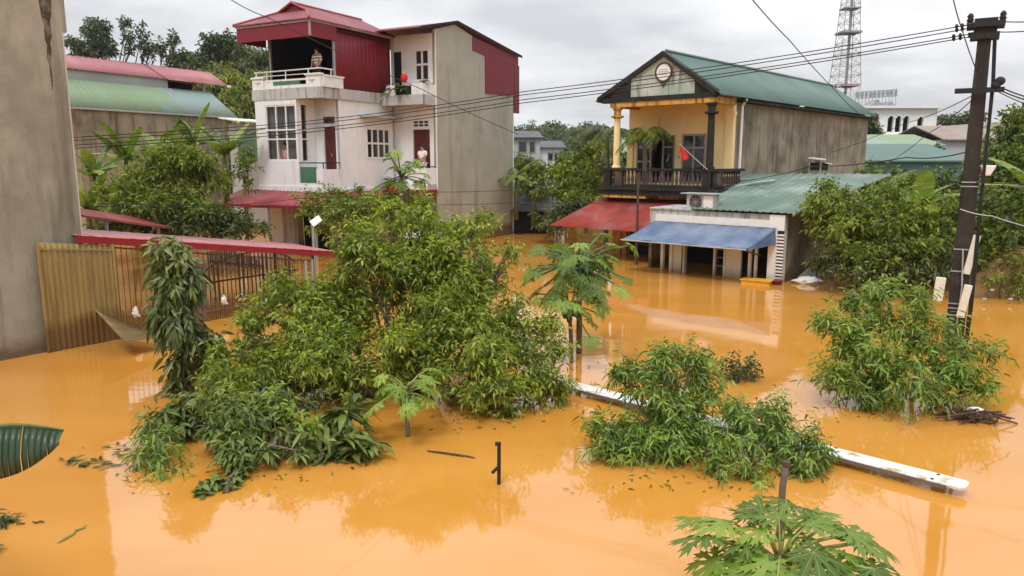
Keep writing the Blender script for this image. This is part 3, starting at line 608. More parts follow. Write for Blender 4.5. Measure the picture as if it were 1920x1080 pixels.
def window(par, axis, x0, x1, z0, z1, p, cols, rows, fmat='frame_white', pmat='dark_pane', bar=.05, name='window', outw=-1):
    f = MB(); f0, f1 = p+outw*.012, p-outw*.06
    def P(a0, a1, c0, c1, q0=f0, q1=f1, mbx=f):
        q0, q1 = min(q0, q1), max(q0, q1)
        mbx.box(a0, a1, q0, q1, c0, c1) if axis == 'a' else mbx.box(q0, q1, a0, a1, c0, c1)
    for i in range(cols+1):
        c = x0+(x1-x0)*i/cols; c0 = min(max(c-bar/2, x0), x1-bar); P(c0, c0+bar, z0, z1)
    for r in rows:
        zc = z0+(z1-z0)*r; c0 = min(max(zc-bar/2, z0), z1-bar); P(x0, x1, c0, c0+bar, p+outw*.016, p-outw*.064)
    o = f.build(name, MAT[fmat], par); g = MB(); P(x0+.005, x1-.005, z0+.005, z1-.005, p-outw*.022, p-outw*.03, g); g.build('pane', MAT[pmat], o); return o
door(H1, 'a', -.72, -.18, 2.5, 4.45, .88); window(H1, 'a', -.70, -.20, 4.57, 4.80, .88, 2, (0, 1), pmat='dark_pane', fmat='door_red', name='transom')
window(H1, 'b', 2.32, 3.72, 3.34, 4.48, 0, 4, (0, .5, 1), outw=1, bar=.07)
MB().box(-.0, .42, 2.0, 4.3, 4.84, 4.90).build('window_hood', MAT['slab'], H1)
door(H1, 'a', .90, 1.67, 2.42, 4.44, 4.0); window(H1, 'a', .92, 1.65, 4.52, 4.78, 4.0, 3, (0, .5, 1), bar=.03, name='transom')
MB().box(.003, .05, 3.93, 3.98, 2.2, 5.38).build('drain_pipe', MAT['slab'], H1)
# first floor balconies
bl = MB(); bl.box(-1.118, .0, -.0, .06, 2.38, 2.52).box(-.06, .0, .06, .88, 2.38, 2.98).box(-.30, -.0, -.03, .058, 2.52, 3.0); bl.build('balcony_parapet', MAT['white'], H1)
MB().box(-1.06, -.32, -.012, .03, 2.52, 3.06).build('balcony_panel', MAT['green_panel'], H1)
rl = MB(); rl.tube([(-1.1, .02, 3.2), (-.02, .02, 3.2), (-.02, .88, 3.2)], .022); rl.tube([(-.02, .02, 3.0), (-.02, .02, 3.2)], .02); rl.tube([(-.02, .45, 2.97), (-.02, .45, 3.2)], .02); rl.build('balcony_rail', MAT['black_mould'], H1)
b3 = MB(); b3.box(1.35, 1.96, 3.36, 3.42, 2.2, 3.0).box(1.90, 1.96, 3.42, 3.998, 2.2, 3.0).box(.06, 1.96, 3.38, 3.998, 2.2, 2.40); b3.build('balcony_parapet', MAT['white'], H1)
MB().tube([(1.3, 3.4, 3.05), (1.93, 3.4, 3.05), (1.93, 3.99, 3.05)], .022).build('balcony_rail', MAT['black_mould'], H1)
# terrace parapet on the second floor
tp = MB(); tp.box(-3.17, -2.62, -.0, .12, 5.75, 6.12).box(-.62, .0, -.0, .12, 5.75, 6.14).box(-2.62, -.62, .03, .10, 5.75, 5.86).box(-2.62, -.62, .03, .10, 6.0, 6.06).box(-.10, .07, .12, 1.1, 5.75, 6.10)
tp.box(-3.21, -2.58, -.04, .16, 6.12, 6.18).box(-.66, .04, -.04, .16, 6.14, 6.20).box(-.14, .10, .16, 1.14, 6.10, 6.15).box(-3.17, -3.07, .12, .85, 5.75, 6.1); tp.build('terrace_parapet', MAT['white_trim'], H1)
MB().box(-2.62, -2.2, .04, .09, 5.86, 6.0).build('parapet_panel', MAT['white'], H1); MB().box(-2.2, -.95, .04, .09, 5.86, 6.0).build('parapet_panel', MAT['green_panel'], H1)
em = MB()
for c in (-2.9, -.34): em.box(c-.14, c+.14, -.012, 0.002, 5.97, 5.995); em.prism([(c-.05, -.012, 5.95), (c+.05, -.012, 5.95), (c, -.012, 5.88)], (0, .014, 0))
em.build('ornament', MAT['slab'], H1)
tr = MB(); tr.tube([(-3.1, .06, 6.34), (-.03, .06, 6.36), (-.03, .72, 6.36)], .025)
for c in (-3.0, -2.5, -1.6, -.55): tr.tube([(c, .06, 6.05), (c, .06, 6.35)], .02)
tr.tube([(-3.1, .06, 6.2), (-.6, .06, 6.2)], .015); tr.tube([(-.03, .6, 6.1), (-.03, .6, 6.36)], .02); tr.build('terrace_rail', MAT['white_trim'], H1)
# red metal top floor
corrugated('cladding', MAT['red_sheet'], H1, (.02, .78, 5.76), (.02, 3.85, 5.76), (.02, .78, 7.82), (.02, 3.85, 7.82), pitch=.22, amp=.012)
corrugated('cladding', MAT['red_sheet'], H1, (-3.12, .78, 5.76), (-3.12, 3.85, 5.76), (-3.12, .78, 7.82), (-3.12, 3.85, 7.82), pitch=.22, amp=.012)
MB().box(-3.1, 0, 3.80, 3.85, 5.75, 7.8).build('cladding', MAT['dark_wall'], H1); MB().box(-3.08, -3.04, .80, 3.79, 5.76, 7.65).box(-.05, -.012, .80, 3.79, 5.76, 7.65).box(-3.03, -.06, 3.75, 3.79, 5.76, 7.65).build('shade_lining', MAT['dark'], H1)  # dark back wall and added inner sheets imitate the terrace shade
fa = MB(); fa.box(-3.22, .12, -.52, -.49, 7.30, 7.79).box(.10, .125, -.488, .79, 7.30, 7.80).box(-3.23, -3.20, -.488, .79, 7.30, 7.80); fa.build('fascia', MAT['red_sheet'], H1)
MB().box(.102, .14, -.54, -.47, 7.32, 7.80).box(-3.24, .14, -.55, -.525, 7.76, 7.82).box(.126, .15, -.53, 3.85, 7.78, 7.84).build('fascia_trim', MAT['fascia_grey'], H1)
MB().box(-3.18, .09, -.485, 3.79, 7.66, 7.69).build('ceiling', MAT['dark'], H1)  # coloured near black to deepen the shade under the roof
for (a, b_) in ((-2.95, .72), (.0, .74)): MB().box(a-.035, a+.035, b_-.035, b_+.035, 5.75, 7.66).build('post', MAT['galv'], H1)
MB().tube([(-.9, .3, 7.62), (-.35, .3, 7.62)], .02).build('tube_lamp', MAT['white_plastic'], H1)
MB().tube([(.07, 3.9, 5.4), (.07, 3.9, 7.75)], .04).build('drain_pipe', MAT['galv'], H1)
# roof of the front block: hipped, with a small gablet over the front
AR, ZE, ZR, ZG = -1.5, 7.83, 8.60, 8.08
rf = MB(); eL, eR, bF, bB = -3.32, .20, -.60, 4.1
gl_, gr_ = AR-.62, AR+.62
def rs(a): return ZE+(ZR-ZE)*(1-abs(a-AR)/(eR-AR if a > AR else AR-eL))
gz = rs(gr_)
rf.prism([(eR, bF, ZE), (eR, bB, ZE), (AR, bB, ZR), (AR, .42, ZR), (gr_, .42, gz)], (0, 0, .04)); rf.prism([(eL, bF, ZE), (gl_, .42, gz), (AR, .42, ZR), (AR, bB, ZR), (eL, bB, ZE)], (0, 0, .04)); rf.prism([(eL, bF, ZE), (eR, bF, ZE), (gr_, .42, gz), (gl_, .42, gz)], (0, 0, .04))
rf.build('roof', MAT['wine_roof'], H1)
MB().prism([(gl_+.06, .46, gz), (gr_-.06, .46, gz), (AR, .46, ZR-.03)], (0, .03, 0)).build('gablet', MAT['red_sheet'], H1)
rc = MB(); rc.tube([(AR, .36, ZR+.05), (AR, bB, ZR+.05)], .05); rc.tube([(gr_+.02, .40, gz+.05), (eR, bF, ZE+.05)], .045); rc.tube([(gl_-.02, .40, gz+.05), (eL, bF, ZE+.05)], .045); rc.tube([(gl_, .38, gz+.05), (AR, .38, ZR+.05), (gr_, .38, gz+.05)], .04); rc.build('ridge_cap', MAT['red_roof'], H1)
r2 = MB(); r2.prism([(-3.2, 3.0, 7.93), (2.06, 3.0, 7.93), (2.06, 5.4, 8.47), (-3.2, 5.4, 8.47)], (0, 0, .04)); r2.prism([(-3.2, 5.4, 8.47), (2.06, 5.4, 8.47), (2.06, 10.68, 7.80), (-3.2, 10.68, 7.80)], (0, 0, .04)); r2.build('rear_roof', MAT['wine_roof'], H1)
MB().prism([(2.062, 2.98, 7.88), (2.062, 5.4, 8.43), (2.062, 10.7, 7.75), (2.062, 10.7, 7.85), (2.062, 5.4, 8.53), (2.062, 2.98, 7.98)], (.025, 0, 0)).build('verge', MAT['black_mould'], H1)
# second floor balcony of the rear block
bb = MB(); bb.box(.06, 1.951, 3.2, 3.998, 5.30, 5.66); bb.build('balcony_slab', MAT['slab'], H1)
MB().box(.30, .72, 3.2, 3.26, 5.66, 6.02).build('balcony_parapet', MAT['white'], H1); bb = MB(); bb.box(1.45, 1.951, 3.2, 3.26, 5.66, 6.04).box(1.89, 1.951, 3.26, 3.998, 5.66, 6.04); bb.build('balcony_parapet', MAT['white'], H1)
MB().box(.72, 1.45, 3.21, 3.25, 5.66, 5.98).build('balcony_panel', MAT['dark'], H1)
MB().box(.05, .44, 4.06, 4.10, 5.74, 7.33).build('dark_doorway', MAT['dark'], H1)
window(H1, 'a', 1.05, 1.72, 6.2, 7.36, 4.0, 2, (0, .52, 1), bar=.07)
MB().box(.95, 1.85, 3.90, 4.0, 6.08, 6.16).build('window_sill', MAT['white_trim'], H1)
def h1(a, b_, z): return Vector((HO[0], HO[1], 0)) + Matrix.Rotation(HRZ, 3, 'Z') @ Vector((a, b_, z))
def hang(o, loc, rz=0): o.location = loc; o.rotation_euler.z = rz; return o
t = thing('lantern', 'round red paper lantern on the white house balcony', 'lantern', h1(1.2, 3.12, 6.08)); MB().ball((0, 0, .17), (.13, .13, .17), 12, 8).build('shade', MAT['flag'], t, smooth=True); MB().lathe((0, 0, -.03), [(.05, 0), (.05, .03)]).lathe((0, 0, .33), [(.05, 0), (.05, .03)]).build('cap', MAT['yellow_plastic'], t)
def pot_plant(name, label, loc, r, hgt, spread, lm='mango', pot='terracotta', grp='potted plants on the white house', nl=26):
    t = thing(name, label, 'potted plant', loc, group=grp); MB().lathe((0, 0, 0), [(r*.7, 0), (r, hgt*.4), (r*1.05, hgt*.42)]).build('pot', MAT[pot], t)
    d = nrm(rng.normal(size=(nl, 3))*[1, 1, .5]+[0, 0, .8]); V, T, Q, A = leaf_arrays(np.repeat([[0, 0, hgt*.42]], nl, 0)+rng.normal(size=(nl, 3))*r*.4, d, rng.normal(size=(nl, 3))+[0, 0, 1], rng.uniform(.6, 1.2, nl)*spread, np.full(nl, spread*.16), .5, True)
    link('foliage', np_mesh('foliage', V, T, Q, {'rnd': A}), LEAF[lm], t); return t
pot_plant('potted_plant', 'dark spiky potted plant on upper balcony beside the dark doorway', h1(.62, 3.4, 5.66), .14, .5, .62, 'vine', 'black', nl=36)
pot_plant('potted_plant', 'bushy dark potted plant at middle of the upper balcony left of the lantern', h1(.95, 3.35, 5.66), .15, .5, .5, 'vine', 'black', nl=40)
pot_plant('potted_plant', 'small potted plant on the upper balcony sill at the grey wall corner', h1(1.82, 3.5, 6.02), .08, .2, .34, 'mango', nl=18)
pot_plant('potted_plant', 'small round dark potted plant on the red ledge below the white framed window', h1(.3, 1.5, 2.12), .12, .35, .22, 'vine', 'black', nl=50)
pot_plant('potted_plant', 'leafy plant in large terracotta pot on the red ledge by the lower doorway', h1(.5, 3.2, 2.08), .26, .7, .5, 'tree', nl=50)
# ------------------------------------------------------------------ people
def person(name, label, loc, rz, hgt, top, legs=None, arms=((-.16, -.10, .92), (.16, -.10, .92)), lean=0.0, seated=False, hair=True):
    """standing figure, facing -y locally: one skinned body with five-fingered hands; clothing and hair as children"""
    t = thing(name, label, 'person', loc, rz); s = hgt/1.65
    V = []; Rr = []; E = []
    def add(p, r, par=None):
        V.append((p[0]*s, p[1]*s, p[2]*s)); Rr.append(r*s)
        if par is not None: E.append((par, len(V)-1))
        return len(V)-1
    ly = lambda z: -lean*max(0, z-.9)
    pel = add((0, 0, .90), .125); sp = add((0, ly(1.1), 1.10), .115, pel); ch = add((0, ly(1.28), 1.28), .135, sp); nk = add((0, ly(1.42), 1.42), .055, ch)
    hd = add((0, ly(1.5)-.01, 1.51), .085, nk); add((0, ly(1.6)-.01, 1.60), .075, hd); add((0, ly(1.52)-.095, 1.52), .018, hd)
    for sg, (hx, hy, hz) in zip((-1, 1), arms):
        sh = add((sg*.17, ly(1.36), 1.36), .055, ch); el_ = add(((sg*.23+hx)/2+sg*.05, (ly(1.3)+hy)/2+.06, (1.36+hz)/2-.02), .042, sh); wr = add((hx, hy, hz), .028, el_)
        dv = (Vector(V[wr])-Vector(V[el_])).normalized()/1.0; pm = Vector((hx, hy, hz))+dv*.06; pa_ = add(pm, .030, wr)
        for f in range(4): q = pm+dv*.05+Vector(((f-1.5)*.018, 0, -.004*f)); f1 = add(q, .010, pa_); add(q+dv*(.035-.006*abs(f-1.3)), .008, f1)
        th = add(pm+Vector((-sg*.035, -.01, .0)), .011, wr); add(pm+Vector((-sg*.045, -.015, 0))+dv*.03, .009, th)
    for sg in (-1, 1):
        hp = add((sg*.085, 0, .84), .085, pel); kn = add((sg*.095, -.01, .47), .06, hp); an = add((sg*.10, .02, .09), .04, kn); add((sg*.11, -.12, .04), .035, an)
    def skin(nm, keep, mat, grow=0.0):
        mp = {i: j for j, i in enumerate(keep)}; me = bpy.data.meshes.new(nm); me.from_pydata([V[i] for i in keep], [(mp[a], mp[b_]) for a, b_ in E if a in mp and b_ in mp], []); o = link(nm, me, mat, t)
        sm = o.modifiers.new('skin', 'SKIN'); 
        for j, i in enumerate(keep): me.skin_vertices[0].data[j].radius = (Rr[i]+grow*s,)*2
        me.skin_vertices[0].data[0].use_root = True
        ss = o.modifiers.new('sub', 'SUBSURF'); ss.levels = ss.render_levels = 1; return o
    nlegs0 = len(V)-8
    skin('body', list(range(len(V))), MAT['skin'])
    arm0 = 7; per = (nlegs0-7)//2
    skin('shirt', [0, 1, 2]+[arm0, arm0+1, arm0+per, arm0+per+1], MAT[top], .018)
    if legs: skin('trousers', [0]+[nlegs0, nlegs0+1, nlegs0+2, nlegs0+4, nlegs0+5, nlegs0+6], MAT[legs], .016)
    hb = MB(); hy = ly(1.58)*s; hb.ball((0, hy+.015*s, 1.585*s), (.092*s, .10*s, .095*s), 10, 8); hb.build('hair', MAT['hair'], t, smooth=True)
    return t
sh_mat, sn, sk, sb_ = mat_new('striped_shirt'); stc = sn.new('ShaderNodeTexCoord'); sw = sn.new('ShaderNodeTexWave'); sw.bands_direction = 'Z'; sw.inputs['Scale'].default_value = 3.2; sk.new(stc.outputs['Object'], sw.inputs[0]); srp = sn.new('ShaderNodeValToRGB'); srp.color_ramp.elements[0].color = (.12, .11, .11, 1); srp.color_ramp.elements[0].position = .35; srp.color_ramp.elements[1].color = (.74, .71, .68, 1); srp.color_ramp.elements[1].position = .5; sk.new(sw.outputs[0], srp.inputs[0]); sk.new(srp.outputs[0], sb_.inputs['Base Color']); MAT['striped'] = sh_mat
person('person', 'person in striped shirt standing at the red roofed top terrace rail', h1(-.47, .42, 5.75), HRZ, 1.32, 'striped', 'cloth_dark', arms=((-.17, -.16, .90), (.17, -.16, .90)))
person('person', 'person with dark hair in salmon top looking out of the curtained bay window', h1(-1.95, .30, 2.46), HRZ, 1.42, 'cloth_pink', 'cloth_dark', arms=((-.16, -.22, 1.0), (.30, -.22, 1.0)), lean=.1)
person('person', 'person in white top with hands at chest standing outside the lower maroon door', h1(1.50, 3.75, 2.40), HRZ, 1.45, 'cloth_white', 'cloth_white', arms=((-.05, -.17, 1.12), (.06, -.17, 1.08)))

# ------------------------------------------------------------------ yellow gabled house with balcony
GO = (4.918, 25.0); GRZ = math.atan2(-.66469, .74712)
H2 = thing('gabled_house', 'yellow two storey house with mouldy front gable balcony and green metal roof', 'house', (GO[0], GO[1], 0), GRZ)
def h2(a, b_, z): return Vector((GO[0], GO[1], 0)) + Matrix.Rotation(GRZ, 3, 'Z') @ Vector((a, b_, z))
MB().wall('a', -2.32, 1.69, 2.42, 5.32, 1.6, .14, [(-1.98, -.42, 2.5, 4.16), (-.15, .76, 2.5, 4.18)]).build('front_wall', MAT['yellow'], H2)
sw_ = MB(); sw_.box(1.56, 1.7, 1.741, 15.5, -1.2, 5.30); sw_.build('side_wall', MAT['old_render'], H2)
MB().box(1.45, 1.72, 1.55, 1.738, 2.42, 5.1).box(1.40, 1.75, 1.53, 1.74, 4.75, 4.86).build('pilaster', MAT['yellow'], H2); MB().box(-2.34, -2.1, 1.54, 1.598, 2.42, 4.3).build('pilaster', MAT['yellow'], H2)
MB().box(-2.4, -2.26, 1.75, 15.5, -1.2, 5.0).build('side_wall', MAT['old_render'], H2)
MB().prism([(1.55, 15.36, -1.2), (1.55, 15.36, 5.4), (-.03, 15.36, 6.6), (-2.3, 15.36, 5.2), (-2.3, 15.36, -1.2)], (0, .12, 0)).build('back_wall', MAT['old_render'], H2)
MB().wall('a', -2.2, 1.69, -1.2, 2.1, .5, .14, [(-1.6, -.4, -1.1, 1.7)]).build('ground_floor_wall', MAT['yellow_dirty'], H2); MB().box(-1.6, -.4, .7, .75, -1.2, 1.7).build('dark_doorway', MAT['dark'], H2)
MB().box(-2.2, 1.6, 3.2, 3.25, 2.4, 5.0).build('room_shade_wall', MAT['dark'], H2)  # dark sheet giving the rooms behind the balcony their shade
# pediment
pd = MB(); pd.prism([(-2.3, 0, 5.30), (1.72, 0, 5.30), (1.72, 0, 5.42), (-.03, 0, 6.60), (-2.3, 0, 5.40)], (0, .15, 0)); pd.build('pediment', MAT['mould_stain'], H2)
pe = MB(); pe.prism([(-2.56, -.10, 5.26), (-.03, -.10, 6.60), (-.03, -.10, 6.76), (-2.56, -.10, 5.42)], (0, .32, 0)); pe.prism([(1.86, -.10, 5.26), (1.86, -.10, 5.44), (-.03, -.10, 6.76), (-.03, -.10, 6.60)], (0, .32, 0)); pe.box(-2.4, 1.80, -.07, .20, 5.22, 5.37); pe.prism([(-2.3,-.02,5.38),(-1.25,-.02,5.38),(-1.25,-.02,5.94)], (0,.018,0)); pe.prism([(1.72,-.02,5.38),(1.12,-.02,5.38),(1.12,-.02,5.86)], (0,.018,0)); pe.build('gable_moulding', MAT['black_mould'], H2)
md = MB(); md.tube([(-.01, -.03, 6.10), (-.01, .01, 6.10)], .26, 24); md.build('medallion', MAT['far_white'], H2)
mr = MB(); mr.tube([(-.01+.29*math.cos(a), -.03, 6.10+.29*math.sin(a)) for a in np.linspace(0, 2*math.pi, 25)], .032, 6); mr.prism([(-.16, -.035, 5.83), (.14, -.035, 5.83), (-.01, -.035, 5.62)], (0, .03, 0)); mr.build('medallion_rim', MAT['iron'], H2)
ml = MB()
for z, a0_, a1_ in ((6.17, -.17, .15), (6.10, -.20, .18), (6.02, -.15, .13)):
    q = a0_
    while q < a1_: l_ = random.uniform(.02, .06); ml.box(q, min(q+l_, a1_), -.036, -.0305, z, z+.025); q += l_+.015
ml.build('medallion_lines', MAT['lead'], H2)
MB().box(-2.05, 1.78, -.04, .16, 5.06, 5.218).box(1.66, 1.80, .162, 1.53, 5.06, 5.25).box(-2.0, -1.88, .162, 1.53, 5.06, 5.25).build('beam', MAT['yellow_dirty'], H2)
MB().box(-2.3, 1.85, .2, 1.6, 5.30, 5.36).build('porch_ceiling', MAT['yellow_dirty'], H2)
def column(a, cm, cap):
    c = MB(); c.lathe((a, .06, 0), [(.15, 3.0), (.16, 3.08), (.12, 3.12), (.115, 3.9), (.105, 4.62), (.10, 4.7)], 14); o = c.build('column', MAT[cm], H2)
    c = MB(); c.lathe((a, .06, 0), [(.13, 4.7), (.22, 4.74), (.22, 4.79), (.12, 4.80), (.12, 4.95), (.17, 5.0), (.19, 5.06)], 14); c.build('capital', MAT[cap], o)
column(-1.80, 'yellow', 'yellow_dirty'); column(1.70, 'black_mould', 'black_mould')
# balcony
MB().box(-2.32, 2.0, -.12, 1.6, 2.12, 2.44).box(-2.38, 2.2, -.18, 1.6, 2.30, 2.40).build('balcony_slab', MAT['black_mould'], H2)
MB().box(-2.2, -.5, -.10, 1.5, 2.02, 2.118).build('slab_edge', MAT['yellow_dirty'], H2)
MB().box(-2.34, 2.18, -.12, .08, 2.94, 3.03).box(2.0, 2.18, .081, 1.6, 2.94, 3.03).build('handrail', MAT['black_mould'], H2)
for a, mt in ((-2.1, 'black_mould'), (-1.62, 'baluster'), (1.70, 'black_mould'), (2.05, 'black_mould')): MB().box(a-.14, a+.14, -.09, .06, 2.44, 2.94).build('baluster_pier', MAT[mt], H2)
for i in range(20):
    a = -1.40+i*.153; MB().lathe((a, -.01, 2.44), [(.045, 0), (.045, .05), (.028, .08), (.055, .2), (.045, .28), (.025, .38), (.042, .44), (.042, .5)], 8).build('baluster', MAT['baluster'], H2, smooth=True)
for i in range(8):
    b_ = .2+i*.17; MB().lathe((2.09, b_, 2.44), [(.045, 0), (.045, .05), (.028, .08), (.055, .2), (.045, .28), (.025, .38), (.042, .44), (.042, .5)], 8).build('baluster', MAT['baluster'], H2, smooth=True)
# windows
window(H2, 'a', -.15, .76, 2.5, 4.18, 1.6, 2, (0, .72, 1), fmat='frame_grey', bar=.07)
window(H2, 'a', -1.98, -1.36, 2.5, 4.16, 1.6, 2, (0, .45, .75, 1), fmat='frame_grey', bar=.06)
window(H2, 'a', -.92, -.42, 2.5, 4.16, 1.6, 1, (0, .75, 1), fmat='frame_grey', pmat='clear_pane', bar=.06)
gr_m = MAT['green_roof']
corrugated('roof', gr_m, H2, (-.03, -.12, 6.74), (-.03, 15.45, 6.74), (2.02, -.05, 5.28), (2.02, 15.75, 5.28), pitch=.25, amp=.02)
corrugated('roof', gr_m, H2, (-.03, -.05, 6.74), (-.03, 15.45, 6.74), (-2.66, -.05, 5.30), (-2.66, 15.75, 5.30), pitch=.25, amp=.02)
MB().tube([(-.03, .12, 6.77), (-.03, 15.47, 6.77)], .06).build('ridge_cap', gr_m, H2)
MB().box(1.71, 1.98, 1.7, 15.6, 5.16, 5.24).build('eave_board', MAT['black_mould'], H2)
MB().tube([(1.98, 1.9, 5.25), (1.80, 2.0, 5.05), (1.79, 2.02, 1.2)], .045, 8).build('drain_pipe', MAT['white_trim'], H2)
corrugated('awning_roof', MAT['tile_red'], H2, (-3.45, -1.55, 1.04), (1.1, -1.55, 1.04), (-2.46, .3, 1.99), (1.2, .3, 1.99), pitch=.22, amp=.02)
for a in (-3.2, -1.2): MB().tube([(a, -1.45, -.8), (a, -1.45, 1.02)], .04).build('awning_post', MAT['iron'], H2)
t = thing('wire_post', 'thin dark post standing in front of the gabled house balcony', 'post', h2(.16, -1.62, 0), 0); MB().tube([(0, 0, -.8), (0, 0, 2.92)], [.045, .035], 8).build('shaft', MAT['iron'], t); MB().box(-.09, .09, -.02, .02, 2.74, 2.78).build('bracket', MAT['iron'], t)
t = thing('flag', 'red flag hanging from a slanted pole on the gabled house balcony', 'flag', h2(1.75, -.16, 3.0), GRZ)
MB().tube([(0, 0, 0), (-1.02, 0, .80)], .018, 6).build('flagpole', MAT['frame_grey'], t)
V = []; Q = []
for i in range(9):
    for j in range(7):
        g, q_ = i/8, j/6; V.append((-.70-.32*g-.04*q_*math.sin(g*5), .05*math.sin(g*7+q_*3), .55+.25*g-q_*(.24+.12*math.sin(g*3.2)) ))
for i in range(8):
    for j in range(6): Q.append((i*7+j, (i+1)*7+j, (i+1)*7+j+1, i*7+j+1))
fo = link('cloth', np_mesh('cloth', V, None, Q, smooth=True), MAT['flag'], t); fo.modifiers.new('thickness', 'SOLIDIFY').thickness = .008
person('person', 'person in dark clothes standing inside the balcony doorway behind the red flag', h2(-.42, 1.78, 2.45), GRZ, 1.5, 'cloth_dark', 'cloth_dark', arms=((-.30, -.18, .98), (.22, -.14, 1.1)))
# ------------------------------------------------------------------ shop lean-to with blue tarpaulin
LO = (7.319, 20.065); H3 = thing('flooded_shop', 'low flooded shop with white columns under the dull green sheet roof', 'shop', (LO[0], LO[1], 0), GRZ)
def h3(a, b_, z): return Vector((LO[0], LO[1], 0)) + Matrix.Rotation(GRZ, 3, 'Z') @ Vector((a, b_, z))
MB().box(-3.96, -.42, -.03, .05, 1.49, 1.69).build('fascia', MAT['white_plastic'], H3); MB().box(-4.2, -.001, .0505, .2, 1.40, 1.84).build('lintel_wall', MAT['slab'], H3)
MB().box(-.42, -.001, -.02, .2, -1.2, 1.84).build('corner_column', MAT['white'], H3)
MB().box(-.17, .012, -.034, -.0202, -.3, 1.42).build('louver_backing', MAT['black_mould'], H3)  # dark strip added to blacken the gaps between the slats
lv = MB()
for i in range(15): lv.box(-.18, .025, -.055, -.036, .02+i*.09, .068+i*.09)
lv.build('louver', MAT['white_trim'], H3)
MB().box(-.12, -.002, .2002, 5.0, -1.2, 1.92).build('side_wall', MAT['old_render'], H3); MB().box(-4.3, -4.2, .2, 5, -1.2, 1.85).build('side_wall', MAT['old_render'], H3); MB().box(-4.2, -.13, 4.9, 5.0, -1.2, 2.6).build('back_wall', MAT['old_render'], H3)
MB().box(-4.19, -.13, 2.2, 2.25, -1.2, 1.9).build('room_shade_wall', MAT['dark'], H3)  # dark sheet set close behind the front to imitate the shop's inner shade
for a in (-3.72, -3.42, -2.98): MB().box(a-.045, a+.045, -.0, .12, -1.2, 1.398).build('column', MAT['white_trim' if a != -2.98 else 'slab'], H3)
MB().box(-3.40, -3.1, .08, .12, -1.2, 1.398).build('door_leaf', MAT['white'], H3)
sh = MB()
for z in (.15, .4, .65, .9, 1.1): sh.box(-2.45, -2.08, .9, 1.2, z, z+.03)
sh.box(-2.47, -2.45, .9, 1.2, -.5, 1.2).box(-2.08, -2.06, .9, 1.2, -.5, 1.2); sh.build('shelves', MAT['slab'], H3)
MB().box(-2.03, -1.98, .0, .1, -1.2, 1.398).box(-1.72, -1.66, .0, .1, -1.2, 1.398).box(-1.27, -1.20, .0, .1, -1.2, 1.398).box(-.98, -.90, .0, .1, -1.2, 1.398).box(-.80, -.74, .0, .1, -1.2, 1.398).box(-1.97, -.43, .0, .09, 1.15, 1.22).build('door_frame', MAT['white_trim'], H3)
MB().box(-1.66, -1.28, .04, .09, -1.2, 1.15).build('door_leaf', MAT['white'], H3)
corrugated('roof', MAT['dull_green_roof'], H3, (-2.75, -.08, 1.90), (.22, -.08, 1.90), (-3.4, 5.0, 2.84), (1.15, 5.0, 2.88), pitch=.3, amp=.022, rows=8)
MB().prism([(.22, -.08, 1.86), (1.15, 5.0, 2.84), (1.15, 5.0, 2.89), (.22, -.08, 1.92)], (.03, 0, 0)).build('roof_edge', MAT['greyblue'], H3)
MB().prism([(-4.2, .0, 1.845), (-2.8, .0, 1.845), (-2.8, 1.6, 1.87), (-4.2, 1.6, 1.86)], (0, 0, .04)).build('flat_roof', MAT['slab'], H3)
rl = MB()
for i in range(1): rl.tube([(-2.9, 3.0, 2.45), (-2.2, 3.2, 2.60), (-1.8, 3.5, 2.66)], .05)
rl.build('roof_flashing', MAT['greyblue'], H3)
# tarpaulin awning: a thing of its own
ta = thing('tarp_awning', 'blue tarpaulin awning stretched on poles over the flooded shop front', 'awning', (LO[0], LO[1], 0), GRZ)
V = []; Q = []; nx, ny = 25, 9
for j in range(ny):
    g = j/(ny-1)
    for i in range(nx):
        q_ = i/(nx-1); a = (-3.98*(1-g) + -4.45*g) + q_*((3.78)*(1-g)+3.92*g); z = 1.475-(.50)*g - .045*math.sin(math.pi*g)*(1+.5*math.sin(q_*19)) - .02*math.sin(q_*math.pi*6)*g + .012*math.sin(q_*40+g*5)
        V.append((a, -.04-1.12*g, z))
for j in range(ny-1):
    for i in range(nx-1): Q.append((j*nx+i, j*nx+i+1, (j+1)*nx+i+1, (j+1)*nx+i))
o = link('tarp', np_mesh('tarp', V, None, Q, smooth=True), MAT['tarp'], ta); o.modifiers.new('thickness', 'SOLIDIFY').thickness = .01
MB().tube([(-4.45, -1.15, .965), (-.53, -1.15, .965)], .022).build('front_bar', MAT['galv'], ta)
for a in (-4.3, -.62): MB().tube([(a, -1.14, .96), (a*.93-.02, -.05, .70)], .018).build('strut', MAT['iron'], ta)
MB().prism([(-.25, -.05, 1.47), (-.53, -1.14, .95), (-.35, -.6, 1.0), (-.2, -.05, 1.05)], (.012, 0, 0)).build('side_flap', MAT['tarp'], ta)
t = thing('air_conditioner', 'boxy outdoor air conditioner unit on the shop roof edge', 'air conditioner', h3(-3.02, .12, 1.86), GRZ)
MB().box(0, .86, 0, .36, 0, .46).build('casing', MAT['slab'], t, bevel=.015); MB().tube([(.30, -.006, .23), (.30, .02, .23)], .20, 20).build('fan_opening', MAT['dark'], t)
fg = MB()
for r in (.05, .10, .15, .20): fg.tube([(.30+r*math.cos(a), -.012, .23+r*math.sin(a)) for a in np.linspace(0, 2*math.pi, 21)], .005, 4)
for a in np.linspace(0, math.pi, 5)[:-1]: fg.tube([(.30+.2*math.cos(a), -.014, .23+.2*math.sin(a)), (.30-.2*math.cos(a), -.014, .23-.2*math.sin(a))], .005, 4)
fg.build('fan_grille', MAT['galv'], t); MB().box(.55, .84, -.006, .01, .05, .42).build('side_panel', MAT['far_white'], t); MB().box(-.16, .95, -.1, .42, .462, .49).build('cover_sheet', MAT['greyblue'], t)
